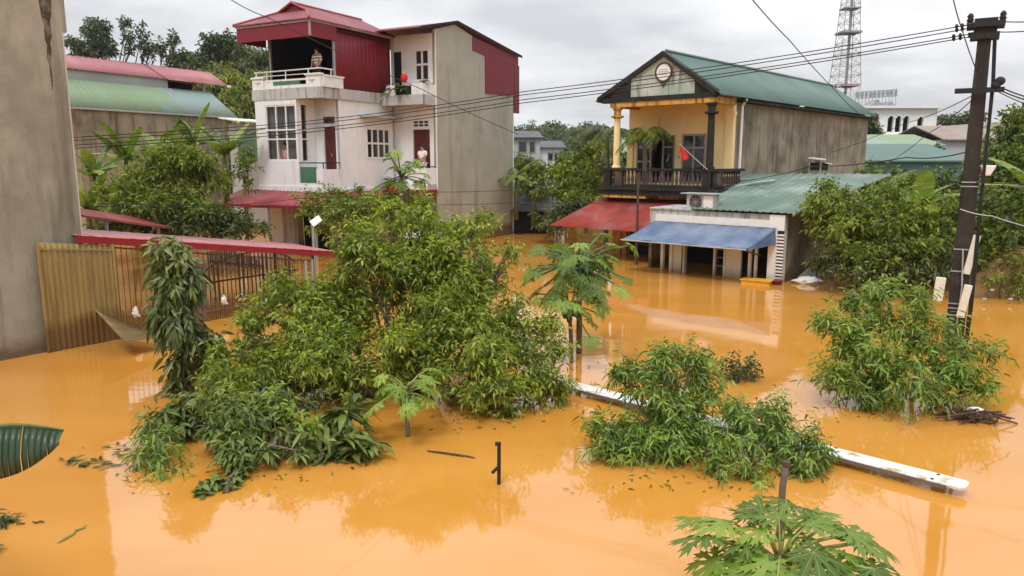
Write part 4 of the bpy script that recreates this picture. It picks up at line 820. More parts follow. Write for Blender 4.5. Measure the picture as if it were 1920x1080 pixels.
t = thing('yellow_crate', 'yellow plastic tub floating at the shop corner column', 'crate', h3(-.45, -.55, 0), GRZ+.15)
MB().box(-.38, .38, -.20, .20, -.05, .03).box(-.38, .38, -.20, -.17, .03, .13).box(-.38, .38, .17, .20, .03, .13).box(-.38, -.35, -.17, .17, .03, .13).box(.35, .38, -.17, .17, .03, .13).build('tub', MAT['yellow_plastic'], t, bevel=.012); MB().box(-.41, .41, -.23, .23, .105, .125).build('rim', MAT['yellow_plastic'], t)
t = thing('red_bucket', 'small dark red bucket floating beside the shop louver', 'bucket', h3(.0, -.3, 0)); MB().lathe((0, 0, -.05), [(.11, 0), (.14, .16)]).build('body', MAT['door_red'], t); MB().lathe((0, 0, .10), [(.15, 0), (.15, .02)]).build('rim', MAT['edge_red'], t)
# roof lamp / hopper on the stained side wall
t = thing('roof_vent', 'small white slanted vent cover on dark legs beside the stained side wall', 'vent', h2(1.95, 8.3, 2.9), GRZ)
MB().prism([(0, -.62, .46), (.5, -.62, .40), (.5, -.05, .40), (0, -.05, .46)], (0, 0, .04)).prism([(0, -.06, .36), (.55, -.06, .26), (.55, .5, .22), (0, .5, .30)], (0, 0, .04)).build('cover', MAT['white_plastic'], t)
MB().box(.05, .45, -.5, .35, .0, .30).build('box', MAT['dark'], t); MB().box(.02, .06, -.55, -.5, -.1, .42).box(.44, .48, -.55, -.5, -.1, .38).build('legs', MAT['galv'], t)
# ------------------------------------------------------------------ left rear house with long roofs
BO = (-18.168, 32.0); BRZ = math.atan2(-.46137, .88721)
H4 = thing('long_shed_house', 'long cement walled house with patchy green lower roof and faded red upper roof', 'house', (BO[0], BO[1], 0), BRZ)
MB().box(-5, -.05, .0, 7.9, -1.5, 5.45).build('wall', MAT['old_render'], H4)
corrugated('lower_roof', MAT['olive_roof'], H4, (.06, -1.5, 5.50), (.06, 8.55, 5.50), (-1.2, -1.5, 6.72), (-1.2, 8.0, 6.74), pitch=.3, amp=.02)
MB().box(-.0, .09, -1.5, 8.55, 5.40, 5.49).build('eave_board', MAT['greyblue'], H4)
MB().box(-1.45, -1.32, -1.5, 5.6, 6.4, 7.2).build('upper_wall', MAT['greyblue'], H4); MB().box(-4.5, -1.46, -1.5, 8.2, 5.46, 6.6).build('upper_block', MAT['old_render'], H4)
MB().box(-2.6, -2.5, 5.6, 8.0, 6.6, 7.2).build('dark_recess', MAT['dark'], H4); MB().box(-1.42, -1.32, 7.7, 7.8, 6.7, 7.15).build('post', MAT['greyblue'], H4)
corrugated('upper_roof', MAT['pink_roof'], H4, (-1.18, -1.5, 7.16), (-1.18, 5.6, 7.16), (-2.5, -1.5, 7.88), (-2.5, 5.6, 7.88), pitch=.3, amp=.02)
corrugated('upper_roof', MAT['pink_roof'], H4, (-1.05, 5.4, 7.12), (-1.05, 9.1, 7.12), (-2.5, 5.3, 7.90), (-2.5, 9.2, 7.90), pitch=.3, amp=.02)
MB().prism([(-2.5, -1.5, 7.86), (-2.5, 9.2, 7.88), (-4.2, 9.2, 7.0), (-4.2, -1.5, 7.0)], (0, 0, .04)).build('upper_roof', MAT['pink_roof'], H4)
MB().box(-1.1, -.9, 9.02, 9.14, 7.05, 7.16).build('fascia', MAT['white_trim'], H4)
t = thing('side_hut', 'small hut with teal wall panel and thin white roof beside the long shed', 'hut', tuple(at(436, 262, 36.5)), BRZ)
MB().box(-.2, .62, 0, 1.6, -4, .75).build('wall', MAT['far_grey'], t); MB().box(.35, .66, -.03, .9, -1.0, .50).build('wall_panel', MAT['teal'], t); MB().prism([(-.4, -.4, .98), (1.0, -.4, .80), (1.0, 1.9, .80), (-.4, 1.9, .98)], (0, 0, .06)).build('roof', MAT['white_trim'], t)
# ------------------------------------------------------------------ background buildings
def simple_house(name, label, px0, px1, pyb, pye, pyr, Y, depth, wallm, roofm, base=-1.0, gable='side', wins=(), cat='house'):
    p0, p1 = at(px0, pyb, Y), at(px1, pyb, Y); ze = at(px0, pye, Y).z; zr = at(px0, pyr, Y).z; W = p1.x-p0.x
    t = thing(name, label, cat, (p0.x, Y, 0)); MB().box(0, W, 0, depth, base, ze).build('wall', MAT[wallm], t)
    mb = MB()
    if gable == 'side': mb.prism([(-.25, -.3, ze-.05), (W+.25, -.3, ze-.05), (W+.05, depth/2, zr), (-.05, depth/2, zr)], (0, 0, .08)); mb.prism([(-.25, depth+.3, ze-.05), (-.05, depth/2, zr), (W+.05, depth/2, zr), (W+.25, depth+.3, ze-.05)], (0, 0, .08))
    else: mb.prism([(-.3, -.3, ze-.05), (W/2, -.3, zr), (W/2, depth, zr), (-.3, depth, ze-.05)], (0, 0, .08)); mb.prism([(W+.3, -.3, ze-.05), (W+.3, depth, ze-.05), (W/2, depth, zr), (W/2, -.3, zr)], (0, 0, .08)); MB().prism([(0, .0, ze-.01), (W, .0, ze-.01), (W/2, .0, zr-.05)], (0, .1, 0)).build('gable', MAT[wallm], t)
    mb.build('roof', MAT[roofm], t)
    for (c, z, w_, h_) in wins:
        f = MB(); f.box(c*W-w_/2, c*W+w_/2, -.06, -.005, z-h_/2, z+h_/2); fo = f.build('window', MAT['frame_grey'], t); MB().box(c*W-w_/2+.08, c*W+w_/2-.08, -.075, -.061, z-h_/2+.08, z+h_/2-.08).build('pane', MAT['dark_pane'], fo)
    return t
simple_house('far_house', 'pale grey flat fronted house with dark balcony opening just right of the white house', 940, 1012, 330, 258, 244, 58, 8, 'far_grey', 'slate', wins=((.55, 4.3, .7, .9), (.8, 4.3, .5, .9), (.5, 3.2, 1.6, .5)))
simple_house('far_house', 'small cream far house with slate roof between pale grey house and wooded hill', 1012, 1056, 330, 277, 264, 66, 7, 'far_white', 'slate', wins=((.45, 3.6, .5, .7), (.7, 3.6, .4, .7), (.9, 3.6, .3, .7)))
simple_house('green_roofed_shed', 'long shed with teal green roof behind the stained side wall', 1600, 1800, 340, 302, 270, 40, 7, 'teal', 'green_roof', cat='shed')
simple_house('green_roofed_shed', 'pale green ridged shed roof rising behind the teal green shed', 1600, 1760, 300, 273, 251, 50, 7, 'greyblue', 'olive_roof', cat='shed')
simple_house('brown_roofed_house', 'brown tiled house behind the utility pole', 1768, 1880, 300, 262, 233, 52, 8, 'far_grey', 'brown_roof')
simple_house('brown_roofed_house', 'low house end with reddish gable right of the utility pole', 1850, 1935, 300, 258, 228, 56, 9, 'brown_roof', 'brown_roof', gable='front')
simple_house('dark_roofed_shed', 'dark grey flat sheet roofed shed over the water between the two houses', 958, 1040, 430, 394, 366, 34, 4.6, 'dark', 'slate', cat='shed')
# far hotel with arches and a roof sign seen from behind
p = at(1618, 250, 80); t = thing('far_hotel', 'white far hotel with tall arches and scaffold sign on its roof', 'hotel', (p.x, 80, 0)); W = 7.6
hw = MB(); holes = [(.5, 1.6, 6.2, 8.0), (2.5, 3.1, 6.2, 7.9), (3.3, 3.9, 6.2, 7.9), (4.1, 4.7, 6.2, 7.9), (5.6, 6.2, 6.3, 7.8)]; hw.wall('a', 0, W, -1, 8.6, 0, .3, holes); hw.build('wall', MAT['far_white'], t)
MB().box(0.05, W-.05, 1.5, 1.6, -1, 8.5).build('inner_wall', MAT['dark'], t); MB().box(0, W, 1.61, 9, -1, 8.0).build('rear_block', MAT['far_white'], t)
ac = MB()
for (x0, x1, z0, z1) in holes: ac.tube([((x0+x1)/2+(x1-x0)/2*math.cos(a), -.05, z1-.3+(x1-x0)/2*math.sin(a)) for a in np.linspace(0, math.pi, 9)], .08, 5)
ac.build('arch_trim', MAT['far_white'], t); MB().box(-.4, W+.3, -.5, 9.2, 8.6, 8.85).box(-.2, W+.9, -.9, -.001, 5.5, 5.8).build('cornice', MAT['far_white'], t)
MB().prism([(W-1.0, -.8, 5.8), (W+1.2, -.8, 5.8), (W+.1, -.8, 6.9)], (0, .5, 0)).build('porch_gable', MAT['far_white'], t)
MB().prism([(.5, 0, 8.86), (2.0, 0, 8.86), (1.25, 0, 9.5)], (0, 2, 0)).prism([(2.2, 0, 8.86), (3.2, 0, 8.86), (2.7, 0, 9.35)], (0, 2, 0)).build('roof_hut', MAT['lead'], t)
sg = MB(); 
for i in range(13): x = .3+i*.36; sg.tube([(x, 3, 8.85), (x, 3, 10.5+.4*(i > 6)*(i-6)/6)], .035, 4)
for z in (9.8, 10.15, 10.5): sg.tube([(.3, 3, z), (4.7, 3, z+.3)], .04, 4)
for i in range(10): x = .4+i*.45; sg.box(x, x+.3, 3.0, 3.1, 9.9+.02*i, 10.45+.03*i)
sg.build('roof_sign', MAT['lead'], t)
# lattice mast
p = at(1582, 182, 120); t = thing('lattice_tower', 'tall red and white lattice radio mast behind the green roof', 'tower', (p.x, 120, 0))
def mast(z0, z1, w0, w1, seg, r, nm, mt):
    mb = MB()
    cs = lambda g: [(sx*(w0+(w1-w0)*g)/2, sy*(w0+(w1-w0)*g)/2, z0+(z1-z0)*g) for sx, sy in ((-1, -1), (1, -1), (1, 1), (-1, 1))]
    for i in range(seg):
        A_, B_ = cs(i/seg), cs((i+1)/seg)
        for j in range(4):
            j2 = (j+1) % 4; mb.tube([A_[j], B_[j]], r, 4, False); mb.tube([A_[j], B_[j2]], r*.5, 4, False); mb.tube([A_[j2], B_[j]], r*.5, 4, False); mb.tube([B_[j], B_[j2]], r*.6, 4, False)
    mb.build(nm, MAT[mt], t)
mast(0, 14.6, 4.3, 3.5, 6, .08, 'lower_frame', 'far_white'); mast(14.6, 22.5, 3.5, 2.5, 5, .065, 'middle_frame', 'mast_haze_grey'); mast(22.5, 34, 2.5, 1.4, 8, .06, 'upper_frame', 'mast_haze_grey')
MB().tube([(.2, 0, 2), (.2, 0, 33)], .22, 5).build('feeder_cables', MAT['lead'], t)
MB().box(-1.7, 1.7, -1.7, 1.7, 14.5, 14.8).build('platform', MAT['edge_red'], t); MB().box(-1.5, 1.5, -1.5, 1.5, 22.4, 22.7).box(-1.2, 1.2, -1.2, 1.2, 26, 26.2).build('upper_platform', MAT['lead'], t)

# ------------------------------------------------------------------ utility pole and wires
PX, PY = 7.57, 12.49
t = thing('utility_pole', 'dark weathered concrete utility pole standing in the flood', 'utility pole', (PX, PY, 0), R(-31))
mb = MB(); V8 = lambda w_, d_, z: [(-w_, -d_, z), (w_, -d_, z), (w_, d_, z), (-w_, d_, z)]
zs = [-1, 1, 3, 5.5]; ws_ = [.150, .137, .116, .092]
for i in range(3):
    A_, B_ = V8(ws_[i], ws_[i]*.8, zs[i]), V8(ws_[i+1], ws_[i+1]*.8, zs[i+1])
    for j in range(4): mb.poly([A_[j], A_[(j+1) % 4], B_[(j+1) % 4], B_[j]])
mb.poly(V8(.092, .0736, 5.5)); mb.build('shaft', MAT['pole'], t)
MB().box(-.26, .26, -.20, -.10, 5.38, 5.46).box(-.26, .26, .10, .20, 5.38, 5.46).box(-.20, .20, -.14, .14, 5.20, 5.30).box(-.16, .16, -.12, .12, 5.30, 5.52).build('top_crossarm', MAT['black'], t)
MB().box(-.34, .34, -.20, -.155, 4.36, 4.44).build('lower_crossarm', MAT['black'], t)
for (x, y) in ((-.22, -.15), (.22, -.15), (-.22, .15), (.22, .15)): MB().lathe((x, y, 5.46), [(.03, 0), (.055, .03), (.03, .06), (.05, .09), (.02, .14)], 8).build('insulator', MAT['black'], t, smooth=True)
MB().ball((.27, -.17, 4.53), (.075, .06, .07)).ball((.22, -.18, 4.47), (.07, .06, .06)).build('cable_clamp', MAT['black'], t)
cbl = MB()
for i in range(4): cbl.tube([(.12+.012*i, -.12-.01*i, 5.2), (.16+.012*i, -.14, 4.5), (.165+.010*i, -.15, 3.2), (.17+.012*i, -.17, 2.2), (.17+.016*i, -.17, .9), (.14+.014*i, -.18, -.6)], .010, 6)
for i in range(5): cbl.tube([(.185+.012*math.cos(q+i*2), -.17+.02*math.sin(q*2+i), 2.9-.34*q) for q in range(9)], .012, 6)
cbl.build('cable_bundle', MAT['black'], t)
for z in (2.93, 2.86, 1.82, 1.45, .9, .82, .7): w_ = .144-.0116*z+.012; MB().box(-w_, w_, -w_*.85, w_*.85, z, z+.02).build('band', MAT['galv'], t)
MB().tube([(.0, -.19, 1.85), (.04, -.2, 1.2), (.02, -.2, .6)], .012).build('tie_cord', MAT['slab'], t)
def tilt_box(name, label, cat, c, sx, sy, sz, rot, mt, grp=None):
    o = MB().box(-sx/2, sx/2, -sy/2, sy/2, -sz/2, sz/2).build(name, MAT[mt], None, bevel=.012); o.location = c; o.rotation_euler = rot; return tag(o, label, cat, grp)
tilt_box('foam_board', 'tallest pale foam board strapped high on the right side of the utility pole', 'board', at(1822, 478, 12.3), .11, .045, .66, (0, R(9), R(-20)), 'foam', 'foam boards strapped to the pole')
tilt_box('foam_board', 'short pale foam board on the left side of the utility pole', 'board', at(1761, 542, 12.3), .15, .045, .40, (0, R(4), R(-20)), 'foam', 'foam boards strapped to the pole')
tilt_box('foam_board', 'pale foam board touching the water on the right side of the utility pole', 'board', at(1808, 565, 12.2), .12, .045, .56, (0, R(8), R(-20)), 'foam', 'foam boards strapped to the pole')
o = thing('flood_lamp', 'white flared lamp shade facing down right of the utility pole', 'lamp', at(1845, 318, 12.5)); MB().prism([(-.14, -.12, .07), (.14, -.12, .07), (.05, -.12, -.10), (-.06, -.12, -.10)], (0, .24, 0)).build('lamp_shade', MAT['white_plastic'], o, bevel=.02); MB().tube([(-.35, 0, .0), (-.1, 0, .0)], .03).build('arm', MAT['galv'], o)
def wire(label, pts, r=.012, sag=.0, grp=None, name='power_line', mt='black'):
    P = [Vector(p) for p in pts]; out_ = []
    for i in range(len(P)-1):
        nn = 14
        for q in range(nn+(i == len(P)-2)): g = q/nn; v = P[i].lerp(P[i+1], g); v.z -= sag*4*g*(1-g); out_.append(v)
    c = P[0].copy(); o = MB().tube([p_-c for p_ in out_], r*.68, 5).build(name, MAT[mt], None); o.location = c; return tag(o, label, 'power line', grp)
G4 = 'power lines running left from the pole top'
ends = [(-30, 25.5)]
for nm, y0, yL, dy_ in (('uppermost', 43, 172, -.1), ('second from top', 50, 178, -.05), ('third from top', 61, 187, .05), ('lowest', 66, 193, .1)):
    a0 = at(1836, y0, PY+dy_); a1 = at(980, yL, 15.2); d = (a1-a0); a2 = a0 + d*4.6; a2.z = a1.z - (a1.z-a0.z)*-.0 - .55; 
    a2 = Vector((-26, 19.5+dy_*2, at(480, 238+(yL-172)*.9, 17).z-.9))
    m1 = at(478, 236+(yL-172)*1.0, 16.4)
    lw = wire(nm+' of the four parallel lines from the pole top passing before both houses', [a0, a1, m1, a2], .0125, .06, G4)
    for gx in (.030, .040) if y0 < 55 else (.034, .046):
        q_ = (a1-a0)*gx; dq = (a1-a0).normalized(); MB().tube([q_-dq*.025, q_-dq*.012, q_+dq*.012, q_+dq*.025], [.012, .035, .035, .012], 8).build('insulator', MAT['black'], lw)
    q_ = (a1-a0)*.012; MB().tube([q_-dq*.06, q_+dq*.06], .022, 8).build('insulator', MAT['black'], lw)
wire('thin wire slanting down across the front of the white house from top left', [at(425, -6, 13.5), at(500, 32, 14), at(790, 167, 17), at(972, 252, 19.5)], .012, .03)
wire('wire crossing the sky down to the green roof of the gabled house', [at(1405, -8, 12), at(1480, 75, 15), at(1560, 163, 20), at(1612, 215, 24)], .014, .02)
wire('wire dropping from the top edge of the photo to the pole top', [at(1786, -8, 11.2), at(1802, 50, 11.8), at(1832, 135, 12.3)], .012, .02)
for i, (ya, yb) in enumerate(((40, 34), (60, 48))): wire(('upper' if i == 0 else 'lower')+' short line from the pole top leaving the photo at right', [at(1872, ya, PY), at(1990, yb, 12)], .013, .03)
for i, (ya, yb) in enumerate(((160, 182), (166, 188), (170, 200))): wire(('highest', 'middle', 'lowest')[i]+' of three sagging cables from the lower crossarm towards the right edge', [at(1868, ya, PY-.1), at(1990, yb+14, 11.5)], .016 if i < 2 else .012, .04)
wire('black cable from the pole across the teal shed to the stained house wall', [at(1812, 285, PY), at(1700, 295, 14), at(1520, 312, 20), at(1385, 340, 25.0)], .016, .05)
wire('slanting wire from the lower crossarm towards the far hotel', [at(1822, 180, PY), at(1700, 230, 20), at(1560, 285, 32)], .012, .05)
wire('steeper wire from the lower crossarm down over the teal shed', [at(1825, 185, PY), at(1740, 250, 17), at(1665, 305, 24)], .012, .05)
wire('pale rope from the pole band sagging to the right edge', [at(1800, 392, 12.3), at(1860, 405, 12), at(1990, 440, 11.2)], .012, .02, None, 'rope', 'galv')
wire('grey wire at mid pole height running right in front of dark trees', [at(1830, 342, 12.3), at(2000, 343, 11.5)], .012, .02)
wire('upper of two dark wires low across the grey side wall', [at(1212, 352, 22.5), at(965, 356, 20.5), at(800, 360, 19), at(560, 372, 18), at(420, 385, 17.8), at(100, 378, 18.5)], .011, .02)
wire('lower of two dark wires low across the grey side wall', [at(1212, 380, 22.5), at(965, 380, 20.5), at(800, 384, 19), at(600, 389, 18.6), at(100, 385, 18.8)], .011, .02)

# ------------------------------------------------------------------ vegetation
C_ = pxclump
# main tree in the middle
cl = [C_(768, 430, 11.2, 65, 52), C_(705, 480, 11.0, 75, 65), C_(840, 490, 11.0, 90, 75), C_(760, 560, 10.8, 130, 80), C_(620, 590, 10.6, 85, 65), C_(530, 590, 10.4, 80, 70), C_(900, 575, 10.6, 90, 80), C_(700, 650, 10.0, 130, 75), C_(560, 665, 10.1, 130, 75), C_(460, 680, 10.1, 75, 75), C_(880, 665, 10.0, 110, 80), C_(975, 650, 10.2, 75, 80), C_(1010, 715, 9.9, 55, 55), C_(930, 735, 9.6, 70, 50), C_(860, 440, 11.4, 60, 30), C_(655, 720, 9.6, 60, 40), C_(800, 690, 9.8, 80, 40), C_(940, 690, 9.8, 90, 60), C_(500, 725, 9.7, 80, 50), C_(580, 620, 10.5, 110, 70), C_(820, 560, 10.9, 110, 90), C_(690, 520, 10.9, 90, 80), C_(1020, 740, 9.7, 45, 40), C_(420, 715, 9.8, 45, 45), C_(905, 412, 11.3, 20, 14), C_(800, 395, 11.3, 16, 20), C_(735, 402, 11.3, 18, 18), C_(665, 440, 11.1, 24, 20), C_(955, 485, 10.8, 24, 24), C_(565, 555, 10.6, 26, 22), C_(492, 598, 10.4, 24, 20), C_(1030, 610, 10.3, 26, 22), C_(1050, 665, 10.1, 18, 20), C_(945, 775, 9.3, 22, 22), C_(855, 545, 10.9, 85, 60), C_(900, 505, 11.0, 60, 45), C_(790, 500, 11.1, 80, 60), C_(830, 620, 10.4, 90, 60), C_(415, 665, 10.1, 20, 20)]
plant('leafy_tree', 'large leafy green tree half drowned in the middle of the flood', 'tree', onz(770, 745), cl, 'olive', r0=.06, dens=58, L=.098, W=.036, k=8, tw=.32, up=.4, droop=.3, sub=8, subr=.32, inner=.3, gap=.1)
# leaf covered column at left
cl = [C_(318, 480, 10.4, 34, 34), C_(333, 530, 10.4, 44, 44), C_(345, 585, 10.4, 44, 44), C_(352, 640, 10.4, 42, 44), C_(350, 690, 10.3, 36, 40), C_(340, 730, 10.3, 26, 26), C_(378, 660, 10.3, 26, 30)]
t = plant('drooping_tree', 'narrow column of dark drooping leaves standing before the fence', 'tree', onz(346, 742), cl[1:], 'vine', r0=.05, dens=46, L=.185, W=.052, k=5, tw=.2, up=.05, droop=.75, long=True, inner=.5, flat=.35, ldroop=.4, sub=5, subr=.5)
off = onz(346, 742); link('top_foliage', foliage_mesh('top_foliage', [tuple(np.array(c)-np.array([off.x, off.y, 0, 0, 0, 0])) for c in cl[:2]], 75, .17, .045, 6, .15, .1, .6, True, ldroop=.4, flat=.2), LEAF['vinetop'], t)
# drowned bushes in front
def long_leaf_bush(name, label, base_px, heads, L=.24, W=.055, n=26, lm='mango', Y=None, spread=1.0, grp=None):
    bp = onz(*base_px); t = thing(name, label, 'bush', bp, group=grp); mb = MB(); P = []; D = []; NN = []; Lr = []
    for (px, py, Yh, sc) in heads:
        h = at(px, py, Yh); h.z = max(h.z, .06); r = h-bp; mid = r*.55+Vector((random.uniform(-.08, .08), 0, .1*r.length)); base_xy = r*.15; mb.tube([(base_xy.x, base_xy.y, -.4), mid, r], [.022, .016, .009], 6)
        for w_ in range(3):
            c = r + Vector((random.gauss(0, .07), random.gauss(0, .07), -abs(random.gauss(0, .05))))*sc*spread; m_ = int(n*sc)
            d = nrm(rng.normal(size=(m_, 3))*[1, 1, .45]+[0, 0, .25]); P.append(np.array(c)+rng.normal(size=(m_, 3))*.03*sc); D.append(d); NN.append(rng.normal(size=(m_, 3))*.3+[0, 0, 1]); Lr.append(rng.uniform(.55, 1.15, m_)*L*sc)
    P, D, NN, Lr = (np.concatenate(x) for x in (P, D, NN, Lr))
    V, T, Q, A = leaf_arrays(P, D, NN, Lr, Lr*W/L, .55, True, np.clip(rng.normal(.5, .25, len(P)), 0, 1)); V[:, 2] = np.maximum(V[:, 2], .004+.02*rng.random(len(V)))
    mb.build('branches', MAT['bark_grey'], t); link('foliage', np_mesh('foliage', V, T, Q, {'rnd': A}), LEAF[lm], t); return t
long_leaf_bush('drowned_bush', 'dark glossy bush with long drooping leaves at right end of the drowned thicket', (640, 858), [(640, 775, 8.3, 1.25), (655, 810, 8.1, 1.2), (610, 800, 8.2, 1.0), (668, 840, 7.9, .9), (625, 845, 8.0, .9), (590, 835, 8.0, .8)], L=.30, W=.07)
long_leaf_bush('drowned_bush', 'low dark round leaved clump nearest the camera at the thicket front', (415, 935), [(412, 905, 7.2, .8), (398, 918, 7.1, .7), (435, 905, 7.2, .7), (450, 880, 7.4, .6)], L=.19, W=.085, n=22)
long_leaf_bush('drowned_bush', 'mid green spreading bush with tangled stems in the centre of the thicket', (460, 850), [(400, 800, 8.1, .95), (440, 820, 7.9, .95), (480, 800, 8.1, .9), (520, 770, 8.4, .9), (500, 835, 7.8, .85), (545, 800, 8.2, .8), (430, 850, 7.6, .8), (560, 845, 7.7, .6), (465, 855, 7.6, .8)], L=.21, W=.05, n=40)
long_leaf_bush('drowned_bush', 'dark leaf cluster at the upper left of the drowned thicket', (320, 830), [(300, 780, 8.6, .95), (340, 770, 8.8, .95), (285, 805, 8.4, .75), (370, 775, 8.7, .9), (330, 800, 8.4, .8), (360, 740, 9.2, .7)], L=.22, W=.06, lm='vine', n=36)
long_leaf_bush('drowned_bush', 'bluish green bush below the middle of the leafy tree', (560, 790), [(540, 740, 8.9, .9), (500, 745, 8.9, .9), (575, 760, 8.7, .8), (455, 750, 8.9, .8), (520, 775, 8.5, .7), (470, 720, 9.2, .8), (600, 730, 9.0, .7)], L=.17, W=.04, n=32, lm='vine')
cl = [C_(300, 830, 8.0, 40, 35), C_(275, 865, 7.7, 32, 32), C_(320, 875, 7.6, 38, 30), C_(285, 800, 8.2, 22, 26)]
plant('drowned_bush', 'pale thin leaved weed clump at the left end of the drowned thicket', 'bush', onz(300, 895), cl, 'willow', r0=.02, dens=70, L=.12, W=.02, k=8, tw=.22, up=.3, droop=.5, long=True)
for c in (C_(420, 775, 8.2, 38, 30),): plant('drowned_bush', 'light yellowish sprig bush rising from the middle left of the thicket', 'bush', onz(420, 830), [c, C_(450, 815, 7.9, 30, 25)], 'willow', r0=.018, dens=60, L=.10, W=.02, k=8, tw=.2, up=.4, droop=.4, long=True)
plant('drowned_bush', 'dense mid green leaf mass filling the middle of the drowned thicket', 'bush', onz(440, 850), [C_(420, 790, 8.3, 70, 40), C_(480, 810, 8.1, 60, 35), C_(370, 770, 8.6, 55, 32), C_(530, 770, 8.5, 55, 32), C_(560, 820, 8.0, 40, 25), C_(440, 845, 7.7, 45, 28), C_(330, 770, 8.7, 40, 25)], 'mango', r0=.02, dens=24, L=.15, W=.040, k=7, tw=.28, up=.5, droop=.4, long=True, sub=4, subr=.45)
plant('drowned_bush', 'fresh yellow green sprays standing up through the right part of the thicket', 'bush', onz(560, 830), [C_(545, 775, 8.3, 30, 26), C_(510, 745, 8.7, 24, 22), C_(585, 800, 8.1, 22, 18)], 'papaya_light', r0=.018, dens=34, L=.11, W=.035, k=8, tw=.28, up=.7, droop=.3, long=True)
plant('drowned_bush', 'light olive leafy sprays between the leaf column and the leafy tree', 'bush', onz(410, 780), [C_(405, 715, 9.2, 30, 34), C_(440, 740, 8.9, 34, 26), C_(385, 750, 8.9, 22, 22)], 'olive', r0=.02, dens=44, L=.11, W=.036, k=8, tw=.3, up=.6, droop=.3, long=True)
# bare tangled sticks under the thicket
mb = MB(); c0 = onz(620, 740)
for i in range(46):
    p = onz(random.uniform(560, 700), random.uniform(700, 770)); q = onz(random.uniform(540, 720), random.uniform(690, 780)); p.z = random.uniform(.0, .12); q.z = random.uniform(.0, .3); mb.tube([p-c0, (p+q)/2-c0+Vector((0, 0, random.uniform(.02, .15))), q-c0], [.012, .010, .004], 5)
o = mb.build('dead_branches', MAT['bark'], None); o.location = c0; tag(o, 'brown tangle of dead branches in the water under the leafy tree', 'branches')
mb = MB(); c0 = onz(560, 865)
for i in range(34):
    p = onz(random.uniform(460, 640), random.uniform(835, 875)); q = p+Vector((random.uniform(-.35, .35), random.uniform(-.2, .2), 0)); p.z = random.uniform(-.02, .1); q.z = random.uniform(0, .3); mb.tube([p-c0, (p+q)/2-c0+Vector((0, 0, .05)), q-c0], [.010, .008, .003], 5)
o = mb.build('dead_branches', MAT['bark_grey'], None); o.location = c0; tag(o, 'grey bent twigs along the front waterline of the thicket', 'branches')
# papaya trees
ring = lambda n_, els, pl, sz, ph=0: [(ph+i*137.5, random.choice(els)+random.uniform(-6, 6), random.uniform(*pl), random.uniform(*sz)) for i in range(n_)]
pb = onz(1086, 662); papaya('papaya_tree', 'taller papaya tree with broad leafy crown and dark fruit in front of the red awning', (pb.x, pb.y), 1.55, ring(72, (40, 26, 16, 8, 0, -10, -20, -34), (.18, .98), (.19, .30)), .055, fruit=6, bend=(-.03, 0))
pb = onz(1072, 680); papaya('papaya_tree', 'shorter thin papaya trunk leaning left beside the taller papaya', (pb.x, pb.y), 1.02, ring(16, (30, 10, -10, -30), (.3, .7), (.18, .26), 40), .038, fruit=3, bend=(-.06, 0))
pb = onz(765, 818); papaya('papaya_tree', 'small young papaya with light green leaves in front of the leafy tree', (pb.x, pb.y), .62, ring(19, (35, 22, 10, -4), (.22, .48), (.15, .22), 15), .03, 'papaya_light', fruit=3)
fp = at(1462, 1052, 4.7); papaya('papaya_tree', 'nearest papaya crown with deep lobed dark leaves at the bottom edge', (fp.x, fp.y), .66,
    [(172, 24, .62, .34), (152, 34, .50, .30), (192, 14, .56, .32), (100, 46, .44, .28), (64, 36, .50, .30), (32, 26, .62, .33), (10, 16, .74, .32), (-20, 6, .86, .32), (214, 12, .46, .33), (248, 8, .44, .34), (284, 8, .46, .34), (318, 10, .54, .34), (122, 52, .38, .26), (345, 32, .44, .29), (232, 38, .34, .28), (300, 34, .36, .29), (80, 64, .32, .24), (265, 26, .30, .30), (205, 36, .30, .27), (20, 44, .36, .27), (330, 20, .70, .33), (182, 40, .36, .28), (140, 18, .62, .30), (48, 20, .66, .30), (356, 28, .60, .30), (160, 56, .24, .24), (40, 58, .24, .24), (-40, 16, .44, .3)], .05, separate=True)
# bushes right of centre
cl = [C_(1270, 690, 8.6, 55, 40), C_(1210, 720, 8.6, 70, 45), C_(1285, 740, 8.5, 75, 55), C_(1225, 790, 8.2, 90, 60), C_(1180, 830, 8.0, 70, 45), C_(1270, 830, 8.0, 90, 50), C_(1325, 815, 8.2, 38, 34), C_(1300, 850, 7.9, 60, 40), C_(1220, 850, 7.9, 70, 34), C_(1300, 672, 8.6, 13, 30), C_(1165, 705, 8.5, 16, 22), C_(1238, 668, 8.6, 14, 22), C_(1140, 850, 7.9, 30, 18), C_(1130, 800, 8.1, 22, 22), C_(1310, 770, 8.4, 20, 18)]
plant('willowy_bush', 'drowned bush with narrow drooping leaves behind the short brown pipe, left and taller half', 'bush', onz(1245, 885), cl, 'willow', r0=.035, dens=47, L=.11, W=.023, k=12, tw=.42, up=.7, droop=.38, long=True, sub=8, subr=.34, inner=.2, gap=.05)
cl = [C_(1420, 780, 8.2, 60, 35), C_(1460, 820, 7.9, 70, 40), C_(1400, 850, 7.7, 80, 40), C_(1500, 850, 7.7, 55, 30), C_(1370, 880, 7.5, 50, 28), C_(1385, 765, 8.3, 16, 22), C_(1455, 770, 8.2, 26, 18), C_(1535, 855, 7.6, 25, 18), C_(1470, 885, 7.5, 50, 22)]
plant('willowy_bush', 'drowned bush with narrow drooping leaves lying over the white beam', 'bush', onz(1430, 895), cl, 'willow', r0=.03, dens=38, L=.11, W=.023, k=12, tw=.44, up=.45, droop=.45, long=True, sub=8, subr=.36, inner=.25, gap=.12)
